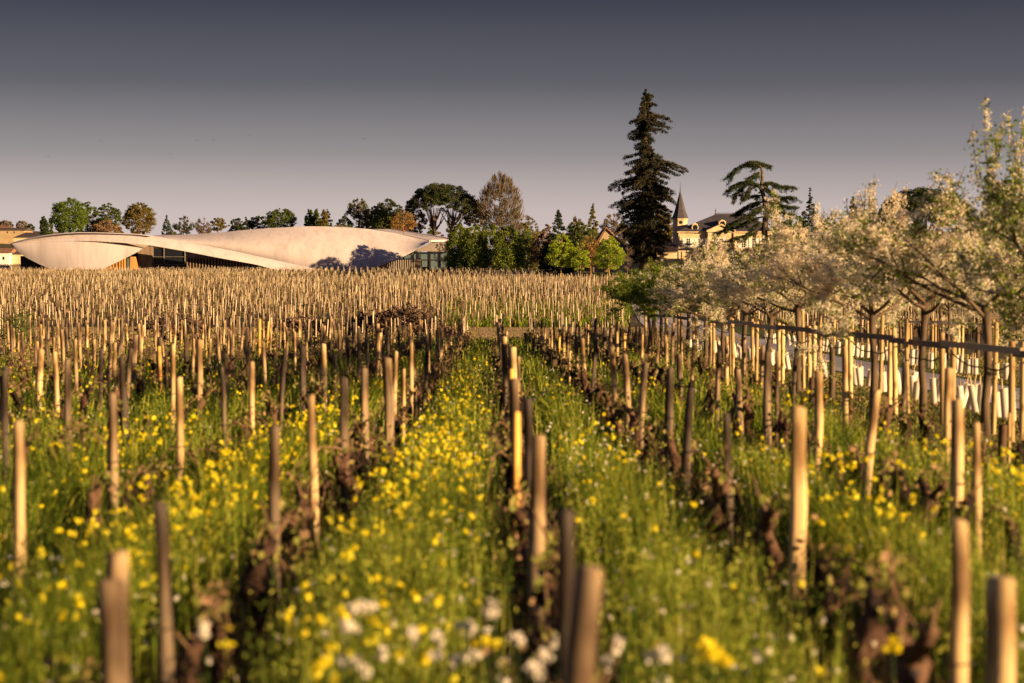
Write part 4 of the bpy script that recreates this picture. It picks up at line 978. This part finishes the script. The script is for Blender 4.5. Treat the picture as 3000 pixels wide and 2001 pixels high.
house('warehouse', 'wide grey-roofed shed behind the left tip of the winery', 40, 120, 696, 712, 760, 40, 'tile_d', 681, 'stone')
house('cottage', 'white cottage with orange tiled roof at the left edge', -60, 27, 740, 797, 545, 9, 'tile', 727, 'paint', False, [(8, 752, 5, 9)])
house('stone_shed', 'tan stone shed between the white cottage and the winery tip', 28, 78, 744, 797, 548, 8, 'tile_d', 733, 'stone')
mb = MB(); fn = thing('picket_fence', on(50, 520), 'dark wooden picket fence in front of the white cottage at left', 'fence'); bpy.context.view_layer.update()
for i in range(60):
    x = -15+i*2.0; p = on(x, 520); mb.box((p.x, 520+rng.normal()*.05, p.z+.95), (.11, .05, 1.9+rng.normal()*.12))
apart('pickets', 'trunk', mb, fn); mb = MB(); a = on(-15, 520.1); b = on(104, 520.1); mb.box2((a.x, 520.1, a.z+1.4), (b.x, 520.16, a.z+1.5)); apart('rail', 'trunk', mb, fn)

# ------------------------------------------------------------------ trees behind the winery, left to right
T = tree
T('oak_tree', 'pale grey far tree above the village house at left edge', 'tree', 18, 645, 668, 44, 1040, 'leaf_grey', 'dome', leafsize=.6)
T('oak_tree', 'grey-brown far tree right of the one at left edge', 'tree', 66, 647, 670, 36, 1040, 'leaf_grey', 'round', leafsize=.6)
T('yew_tree', 'small dark far tree beside the long cream house', 'tree', 90, 655, 676, 24, 980, 'leaf_dark', 'egg', leafsize=.5)
T('poplar_tree', 'dark slim poplar left of the big bright green tree', 'tree', 130, 632, 688, 22, 620, 'leaf_dark', 'column', leafsize=.35, dens=2.2)
T('poplar_tree', 'shorter poplar touching the big bright green tree', 'tree', 149, 640, 688, 15, 625, 'leaf_green', 'column', leafsize=.35)
T('maple_tree', 'big bright green tree behind the left end of the winery', 'tree', 205, 580, 680, 108, 560, 'leaf_bright', 'round', dens=1.6)
T('maple_tree', 'olive-green tree behind the right side of the big bright one', 'tree', 258, 590, 680, 72, 572, 'leaf_green', 'round', dens=1.2)
T('elm_tree', 'dark leafy tree between the bright green and the golden one', 'tree', 322, 594, 672, 68, 575, 'leaf_green', 'round', dens=1.0)
T('redbud_tree', 'low rounded brown-pink tree behind the roof crest at left', 'tree', 312, 643, 690, 82, 545, 'leaf_brown', 'dome', dens=1.3)
T('hornbeam_tree', 'golden olive round tree right of the dark leafy one', 'tree', 410, 594, 682, 94, 560, 'leaf_olive', 'round', dens=1.5, trunkm='trunk_w')
T('spruce_tree', 'small bluish conifer between golden tree and twisted tree', 'tree', 490, 631, 690, 36, 640, 'leaf_blue', 'cone')
T('acacia_tree', 'open dark tree with flat top right of the bluish conifer', 'tree', 541, 634, 672, 62, 600, 'leaf_dark', 'dome', dens=.6, bare=.3)
T('bare_tree', 'leafless grey tree behind the dip in the wave roof', 'tree', 598, 637, 690, 50, 680, 'leaf_grey', 'round', bare=.9, dens=.5)
T('hornbeam_tree', 'small olive tree right of the leafless grey tree', 'tree', 640, 636, 676, 46, 600, 'leaf_olive', 'round', dens=.8)
T('cypress_tree', 'dark clipped dense tree like a block behind the roof', 'tree', 693, 636, 690, 46, 590, 'leaf_dark', 'bush', dens=1.2)
T('cypress_tree', 'narrow dark tree attached to the clipped block', 'tree', 722, 634, 690, 20, 590, 'leaf_dark', 'column', dens=.8)
T('oak_tree', 'low dark olive tree left of the round green oak', 'tree', 756, 632, 678, 58, 580, 'leaf_dark', 'round', dens=1)
T('oak_tree', 'round mid-green oak above the middle of the wave', 'tree', 824, 611, 672, 90, 570, 'leaf_green', 'round', dens=1.4)
T('poplar_tree', 'leftmost poplar of the clump above the wave crest', 'tree', 908, 608, 690, 28, 640, 'leaf_green', 'column', dens=2.2)
T('poplar_tree', 'middle poplar of the clump above the wave crest', 'tree', 928, 610, 690, 22, 640, 'leaf_green', 'column', dens=2.2)
T('poplar_tree', 'light rightmost poplar of the clump above the wave crest', 'tree', 950, 613, 690, 22, 636, 'leaf_olive', 'column', dens=2.2)
T('cedar_tree', 'dark cedar peeking behind the poplar clump', 'tree', 958, 613, 680, 34, 650, 'leaf_dark', 'dome', dens=.7)
T('oak_tree', 'distant bluish rounded tree right of the poplar clump', 'tree', 1010, 632, 690, 54, 820, 'leaf_blue', 'dome', leafsize=.5)  # distance haze is put into the bluish leaf colour
T('olive_tree', 'pale low shrub-like tree behind the roof right of the poplars', 'tree', 994, 655, 690, 34, 600, 'leaf_grey', 'round')
T('robinia_tree', 'airy light tree with open branches left of the dark round one', 'tree', 1052, 580, 668, 74, 570, 'leaf_green', 'round', bare=.35, dens=.8)
T('oak_tree', 'dark broad tree left of the umbrella pine', 'tree', 1140, 584, 676, 106, 575, 'leaf_pine', 'dome', dens=1.4)
T('elm_tree', 'brownish green tree between broad dark tree and umbrella pine', 'tree', 1100, 604, 678, 84, 560, 'leaf_olive', 'round', dens=1.0)
T('elm_tree', 'green tree behind the rust-coloured shrub on the roof', 'tree', 1130, 606, 690, 76, 552, 'leaf_green', 'round', dens=1.0)
T('elm_tree', 'yellow-green tree just left of the pine trunk', 'tree', 1215, 608, 684, 76, 556, 'leaf_olive', 'round', dens=1.1)
T('roof_shrub_tree', 'rust-coloured bare shrub growing on the winery roof terrace', 'tree', 1183, 616, 668, 84, 514, 'leaf_rust', 'dome', dens=.9, bare=.7, trunkm='trunk_w', base=P(1183, 690, 514).z)
# umbrella pine
def umbrella(px, ytop, ybot, w, d, label, trunks, base_y):
    b = on(px, d); t = thing('stone_pine', b, label, 'tree'); pm = F/d; rx = w/2/pm
    zt = P(0, ytop, d).z-b.z; zb = P(0, ybot, d).z-b.z; n = 430
    a = rng.random(n)*6.28; r = np.sqrt(rng.random(n)); cx = rx*r*np.cos(a); cy = rx*r*np.sin(a)*.9
    topz = zb+(zt-zb)*np.sqrt(np.clip(1-r**2.2, 0, 1)); botz = zb+(zt-zb)*(.32-.25*r)
    cz = botz+(topz-botz)*rng.random(n)**.4
    cs = np.stack([cx, cy, cz-.12*(zt-zb)*np.clip(cx/rx, 0, 1)], 1); nl = 90
    pts = np.repeat(cs, nl, 0)+unit(n*nl)*rng.random((n*nl, 1))**.4*np.array([.95, .95, .6])*(rx/11)
    lb = MB(); lb.quads(diamonds(pts, .36, .5)); lb.build('crown', M['leaf_pine'], t)
    mb = MB()
    for (x0, x1, yf) in trunks:
        s0 = Vector(((x0-px)/pm, 0, -.3)); f = Vector(((x1-px)/pm, 0, P(0, yf, d).z-b.z)); mb.tube([s0, s0.lerp(f, .5)+Vector((.15, 0, 0)), f], [.62, .5, .42], 9, True)
        near = sorted(cs.tolist(), key=lambda c: abs(c[0]-f.x)*.5+rng.random()*rx*1.3)[:22]
        for c in near:
            e = Vector(c); e.z = min(e.z, zb+(zt-zb)*.22); e.y = abs(e.y)*.6; st = s0.lerp(f, rng.uniform(.72, 1)); m1 = st.lerp(e, .45)+Vector((0, 0, -.12*(e-st).length)); m2 = st.lerp(e, .75)+Vector((0, 0, -.05*(e-st).length))
            mb.tube([st, m1, m2, e], [.24, .17, .11, .05], 5, False)
    mb.build('trunk', M['trunk'], t, True)
umbrella(1300, 537, 628, 222, 545, 'broad umbrella pine with forked trunk above the right end of the winery', [(1277, 1272, 645), (1292, 1330, 640)], 684)
T('pine_tree', 'olive-green pine mass hanging at the right of the umbrella pine', 'tree', 1392, 585, 668, 74, 552, 'leaf_olive', 'round', dens=1.0)
T('poplar_tree', 'faint pale tree seen through the pine trunks, left one', 'tree', 1262, 640, 700, 16, 660, 'leaf_green', 'column', dens=.6)
T('poplar_tree', 'faint pale tree seen through the pine trunks, right one', 'tree', 1318, 628, 700, 18, 660, 'leaf_green', 'column', dens=.6)
T('alder_tree', 'tall airy golden spring tree right of the umbrella pine', 'tree', 1466, 510, 690, 132, 540, 'leaf_spring', [(0, .6), (.2, .9), (.4, 1), (.6, .93), (.8, .72), (.93, .42), (1, .15)], dens=.95, bare=.7, trunkm='trunk', leafsize=.26)
T('alder_tree', 'lower golden bushy tree right of the tall airy one', 'tree', 1545, 634, 720, 70, 545, 'leaf_spring', 'round', dens=.9, bare=.3)
# willows
wd = [(1345, 658, 84, 487, 'leftmost'), (1388, 662, 92, 477, 'second from left'), (1437, 658, 96, 484, 'middle'), (1487, 664, 96, 473, 'second from right'), (1536, 670, 90, 476, 'rightmost')]
for px, yt_, w, d, lab in wd:
    T('willow_tree', 'dense green willow bush, %s of the five beside the winery' % lab, 'tree', px, yt_, 792, w, d, 'leaf_willow', 'bush', 'green willows beside the winery', dens=1.5, leafsize=.32, flat=1.5)
T('bare_tree', 'thin leafless young tree in front of the glass pavilion', 'tree', 1288, 700, 785, 36, 495, 'leaf_grey', 'egg', bare=.95, dens=.4, leafsize=.2)
# behind the lime trees
T('cedar_tree', 'dark spreading cedar with pointed top behind the lime trees', 'tree', 1636, 617, 800, 120, 430, 'leaf_dark', [(0, .8), (.3, 1), (.5, .75), (.62, .35), (.8, .22), (1, .03)], dens=1.5, leafsize=.3)
T('bare_tree', 'grey leafless tree between dark cedar and green conifer', 'tree', 1690, 627, 740, 52, 480, 'leaf_grey', 'egg', bare=.9, dens=.7)
T('larch_tree', 'light green conifer behind the barn, left of the giant conifer', 'tree', 1737, 598, 740, 60, 460, 'leaf_spring', 'cone', dens=1.2)
T('bare_tree', 'pale rounded leafless tree just left of the giant conifer', 'tree', 1795, 624, 700, 74, 520, 'leaf_grey', 'dome', bare=.8, dens=.7)
T('oak_tree', 'green broad tree low behind the barn', 'tree', 1700, 655, 790, 110, 450, 'leaf_green', 'round', dens=1.2)
T('oak_tree', 'shadowy low tree between willows and dark cedar', 'tree', 1590, 668, 795, 80, 470, 'leaf_brown', 'round', dens=1.0)
T('lime_tree', 'leftmost young tree with lime green round crown on the lawn', 'tree', 1644, 684, 780, 88, 366, 'leaf_lime', 'egg', 'lime green trees on the lawn', trunkm='trunk_y', dens=1.6, leafsize=.24, trunk_r=.14)
T('lime_tree', 'narrow middle lime green tree on the lawn', 'tree', 1700, 706, 790, 50, 364, 'leaf_lime', 'egg', 'lime green trees on the lawn', trunkm='trunk_y', dens=1.1, leafsize=.22, trunk_r=.10)
T('lime_tree', 'rightmost lime green tree on the lawn left of giant conifer', 'tree', 1784, 692, 786, 90, 366, 'leaf_lime', 'egg', 'lime green trees on the lawn', trunkm='trunk_y', dens=1.6, leafsize=.24, trunk_r=.14)
T('lilac_tree', 'brownish multi-branched tree between the lime green ones', 'tree', 1730, 684, 785, 62, 374, 'leaf_rust', 'round', dens=1.0, bare=.3, trunkm='trunk_w', leafsize=.25)
T('bare_tree', 'spindly leafless sapling at the foot of the giant conifer', 'tree', 1838, 712, 790, 34, 362, 'leaf_grey', 'egg', bare=.95, dens=.4, leafsize=.15)
hg = MB(); n = 16000; a = on(1712, 376); b = on(1905, 376); pts = np.stack([rng.uniform(a.x, b.x, n), 376+rng.uniform(-.7, .7, n), a.z+rng.uniform(0, 1.05, n)], 1)
hg.quads(diamonds(pts, .16)); tag(hg.build('hedge', M['leaf_dark']), 'low dark clipped hedge along the back of the lawn', 'hedge')

# giant conifer
def sequoia():
    d = 385; px = 1890; b = on(px, d); t = thing('giant_conifer', b, 'giant dark ragged conifer towering over the country house', 'tree'); pm = F/d
    zz = lambda y: P(0, y, d).z-b.z; s = 2.613
    Lt = [(100, 3), (150, 45), (210, 65), (270, 62), (330, 60), (360, 110), (395, 70), (430, 95), (480, 130), (550, 80), (600, 95), (640, 160), (740, 175), (800, 190), (860, 272), (950, 250), (1020, 255), (1100, 190), (1200, 215), (1300, 190), (1400, 170)]
    Rt = [(100, 5), (150, 75), (225, 92), (260, 40), (320, 130), (350, 178), (420, 190), (470, 120), (520, 45), (560, 60), (630, 115), (660, 90), (700, 240), (755, 312), (800, 190), (850, 212), (920, 235), (1000, 230), (1090, 215), (1200, 205), (1290, 195), (1400, 140)]
    H = zz(220+100/s); mb = MB(); mb.tube([(0, 0, -.3), (0, 0, H*.12), (.1, 0, H*.45), (0, 0, H*.8), (-.1, 0, H)], [1.3, .95, .62, .25, .05], 10, True, .05)
    C_ = []
    spec = [(225, 85, 1), (335, 178, 1), (352, 190, 1), (412, 186, 1), (360, 125, -1), (445, 130, -1), (480, 132, -1), (640, 170, -1), (632, 120, 1), (700, 240, 1), (735, 318, 1), (752, 300, 1), (855, 280, -1), (880, 272, -1), (905, 236, 1), (1010, 262, -1), (990, 236, 1), (1195, 222, -1), (1275, 205, 1)]
    for i in range(340+len(spec)):
        if i < 340: yc = 108+1330*((i+rng.random())/340)**.8; az = rng.uniform(0, 6.28)
        else: yc = spec[i-340][0]; az = rng.normal()*.12+(0 if spec[i-340][2] > 0 else math.pi)
        ca = math.cos(az)
        wl = interp(Rt if ca > 0 else Lt, yc); fr = abs(ca)
        oth = (interp(Rt, yc)+interp(Lt, yc))/2
        L = (wl*fr+oth*(1-fr))/s/pm*(rng.uniform(.45, 1.0) if i < 340 else 1)
        if i >= 340: L = spec[i-340][1]/s/pm
        z = zz(220+yc/s); dr = Vector((ca, math.sin(az), 0)); droop = .10+.22*(yc/1400)
        if L > 6: droop = .18
        z0 = z+L*droop*.9; pts = [Vector((0, 0, z0))]
        for u in (.3, .6, .85, 1): pts.append(Vector((0, 0, z0))+dr*L*u+Vector((0, 0, .10*L*math.sin(u*2.4)-droop*L*u*u)))
        r0 = .03+.022*L; mb.tube(pts, [r0, r0*.75, r0*.5, r0*.3, r0*.12], 5, False)
        m = int(4+L*3.4)
        for q in range(m):
            u = .12+.9*(q+rng.random())/m; p = Vector((0, 0, z0))+dr*L*u+Vector((0, 0, .10*L*math.sin(u*2.4)-droop*L*u*u))
            side = Vector((-dr.y, dr.x, 0))*rng.normal()*L*.10
            C_.append((p.x+side.x, p.y+side.y, p.z-.15+rng.normal()*.12))
    cs = np.array(C_); nl = 44; n = len(cs)
    pts = np.repeat(cs, nl, 0)+unit(n*nl)*rng.random((n*nl, 1))**.5*np.array([.48, .48, .34])*np.repeat(rng.uniform(.4, 1.35, n)*np.interp(cs[:, 2], [0, H*.75, H], [1.1, 1, .6]), nl)[:, None]
    pts[:, 2] -= rng.random(len(pts))*.25
    mb.build('trunk', M['trunk'], t, True); lb = MB(); lb.quads(diamonds(pts, .27, .4, -.3)); lb.build('crown', M['leaf_seq'], t); print('seq', len(pts))
sequoia()
T('beech_tree', 'yellow-green tree behind the right side of the giant conifer', 'tree', 1938, 600, 730, 66, 420, 'leaf_olive', 'round', dens=1.3)

# flagged old cedar in front of the house (branches read off the photograph, given real depth)
def cedar2():
    d = 372; pm = F/d; px = 2242; b = on(px, d); t = thing('old_cedar', b, 'wind-bent old cedar with drooping layered branches right of the country house', 'tree')
    def w(cx, cy, dy=0.0): p = P(2050+cx/3.267, 420+cy/3.267, d); return Vector((p.x-b.x, dy, p.z-b.z))
    mb = MB(); mb.tube([Vector((0, 0, -.3)), w(628, 1000), w(620, 840), w(635, 640), w(618, 520), w(585, 430), w(600, 330), w(590, 230)], [.75, .62, .56, .5, .42, .34, .3, .2], 9, True, .08)
    BR = [([(590, 230), (540, 195), (480, 190), (400, 215), (340, 260), (290, 330)], 0), ([(540, 195), (480, 168), (560, 175), (620, 185), (670, 210)], .5), ([(585, 270), (530, 290), (480, 340), (440, 370)], -1.5), ([(585, 410), (540, 385), (470, 365), (390, 370), (320, 410), (265, 465)], 0),
          ([(470, 365), (420, 420), (370, 480), (340, 540)], 1), ([(520, 390), (480, 430), (430, 490), (405, 545)], -1), ([(600, 395), (640, 375), (700, 370), (760, 400), (840, 405), (915, 410)], .6), ([(600, 400), (650, 440), (700, 480), (760, 520), (840, 515), (880, 520)], -.8),
          ([(610, 560), (560, 560), (500, 575), (450, 610), (400, 640), (380, 670)], 1), ([(650, 610), (720, 600), (780, 590), (850, 600), (920, 605)], 0), ([(660, 650), (720, 645), (780, 660), (820, 665)], -.8), ([(620, 640), (540, 650), (460, 690), (380, 730), (300, 770), (250, 800)], -.5), ([(620, 700), (520, 720), (430, 760), (330, 800), (230, 830), (150, 860)], .9), ([(640, 560), (700, 550), (760, 545), (830, 500)], 2),
          ([(620, 740), (540, 780), (450, 860), (380, 920)], -1.2), ([(620, 800), (500, 870), (350, 900), (200, 960), (80, 1000)], .4), ([(640, 700), (720, 720), (800, 760), (870, 800)], .8), ([(640, 760), (700, 800), (780, 850), (850, 900)], -1),
          ([(600, 590), (560, 620), (520, 640), (470, 650)], -2.5), ([(600, 500), (560, 490), (520, 490)], 2.5)]
    cs = []
    for pts, dep in BR:
        L = [w(x, y, dep*1.6*(i/(len(pts)-1))*2) for i, (x, y) in enumerate(pts)]; n = len(L)
        r0 = .22 if dep in (0, .6, -.5, .4) else .15; mb.tube(L, [r0*(1-.8*i/(n-1)) for i in range(n)], 6, False, .08)
        for i in range(n-1):
            for q in range(9):
                u = (q+rng.random())/9
                if i == 0 and u < .5: continue
                p = L[i].lerp(L[i+1], u); cs.append((p.x+rng.normal()*.12, p.y+rng.normal()*.7, p.z-rng.random()*.3-.02)); 
                if rng.random() < .8:
                    dv = Vector((rng.normal()*.8+(.5 if p.x > .5 else -.5), rng.normal()*1.0, -.55-rng.random()*.5)).normalized(); Ld = rng.uniform(.5, 2.0)
                    mb.tube([p, p+dv*Ld*.5+Vector((0, 0, .08)), p+dv*Ld], [.05, .03, .015], 4, False)
                    for w_ in np.arange(.15, 1.05, .16): f_ = p+dv*Ld*w_; cs.append((f_.x+rng.normal()*.05, f_.y, f_.z))
    cs = np.array(cs); nl = 28; n = len(cs)
    pts = np.repeat(cs, nl, 0)+rng.normal(size=(n*nl, 3))*np.array([.20, .26, .12])
    mb.build('trunk', M['trunk'], t, True); lb = MB(); lb.quads(diamonds(pts, .22, .4)); lb.build('crown', M['leaf_dark'], t)
cedar2()
# trees behind the fruit trees at right
T('spruce_tree', 'dark pointed conifer behind the blossom, right of the old cedar', 'tree', 2371, 552, 760, 54, 375, 'leaf_dark', [(0, 1), (.3, .9), (.55, .6), (.6, .9), (.75, .45), (1, .03)], dens=1.2, leafsize=.28)
T('spruce_tree', 'second dark pointed conifer rising behind the blossom', 'tree', 2496, 578, 760, 60, 375, 'leaf_dark', [(0, 1), (.3, .9), (.5, .6), (.75, .35), (1, .03)], dens=1.1, leafsize=.28)
umbrella(2712, 553, 655, 290, 400, 'dark round-topped umbrella pine behind the blossom at right', [(2712, 2712, 680)], 700)
T('oak_tree', 'green leafy tree behind the blossom beside the old cedar', 'tree', 2320, 620, 790, 110, 385, 'leaf_green', 'round', dens=1.3)
T('oak_tree', 'dark garden tree low behind the first blossom', 'tree', 2260, 690, 800, 110, 380, 'leaf_green', 'round', dens=1.3)
T('oak_tree', 'dark garden tree between the two pointed conifers', 'tree', 2430, 640, 790, 120, 385, 'leaf_dark', 'round', dens=1.3)
T('oak_tree', 'shadowy garden tree left of the right-hand umbrella pine', 'tree', 2550, 650, 790, 130, 385, 'leaf_dark', 'round', dens=1.3)
T('oak_tree', 'green tree under the right-hand umbrella pine', 'tree', 2680, 660, 790, 150, 330, 'leaf_green', 'round', dens=1.3)
T('holm_oak', 'sharp dark leafy tree at the right edge behind tall shoots', 'tree', 2955, 530, 760, 190, 210, 'leaf_green', 'round', dens=2.2, leafsize=.2)
T('oak_tree', 'green tree left of the sharp dark leafy right-edge tree', 'tree', 2840, 640, 780, 120, 300, 'leaf_green', 'round', dens=1.3)
# shrub at the far left edge of the near plot
bt = T('shrub', 'green leafy shrub among the stakes at the left edge', 'shrub', 45, 900, 990, 70, 62, 'leaf_green', 'bush', dens=3.0, leafsize=.07, trunk_r=.03)
# background wood closing the gaps behind everything
groups = 0
for i in range(46):
    px = 30+i*66+rng.uniform(-18, 18); d = rng.uniform(640, 760); yt_ = rng.uniform(655, 676) if px < 1560 else rng.uniform(640, 672)
    if px < 140: continue
    T('background_tree', 'hazy low tree in the distant belt of woods behind the buildings', 'tree', px, yt_, 800, rng.uniform(55, 95), d, ['leaf_green', 'leaf_grey', 'leaf_olive', 'leaf_blue', 'leaf_brown'][i % 5], 'dome', 'distant belt of woods', dens=.8, leafsize=.5)
# birds
for i, (x, y) in enumerate([(295, 413), (577, 412), (625, 411), (733, 397), (1068, 407), (500, 452), (140, 460)]):
    p = P(x, y, 300); mb = MB(); w = .42
    mb.tube([(0, -.16, 0), (0, 0, .01), (0, .18, 0)], [.01, .05, .01], 6); 
    for s_ in (-1, 1): mb.raw([(0, -.06, .01), (s_*w*.5, -.02, .12), (s_*w, .06, .05), (s_*w*.5, .08, .11), (0, .07, .01)], None, [(0, 1, 4), (1, 3, 4), (1, 2, 3)])
    o = mb.build('bird', M['strap']); o.location = p; tag(o, 'tiny dark bird in the sky, %s of seven from the left' % ordn(sorted([295, 577, 625, 733, 1068, 500, 140]).index(x)), 'bird', 'birds over the winery')
for j, o in enumerate(VV):
    if j not in usedv: [bpy.data.objects.remove(c) for c in list(o.children)]; bpy.data.objects.remove(o)
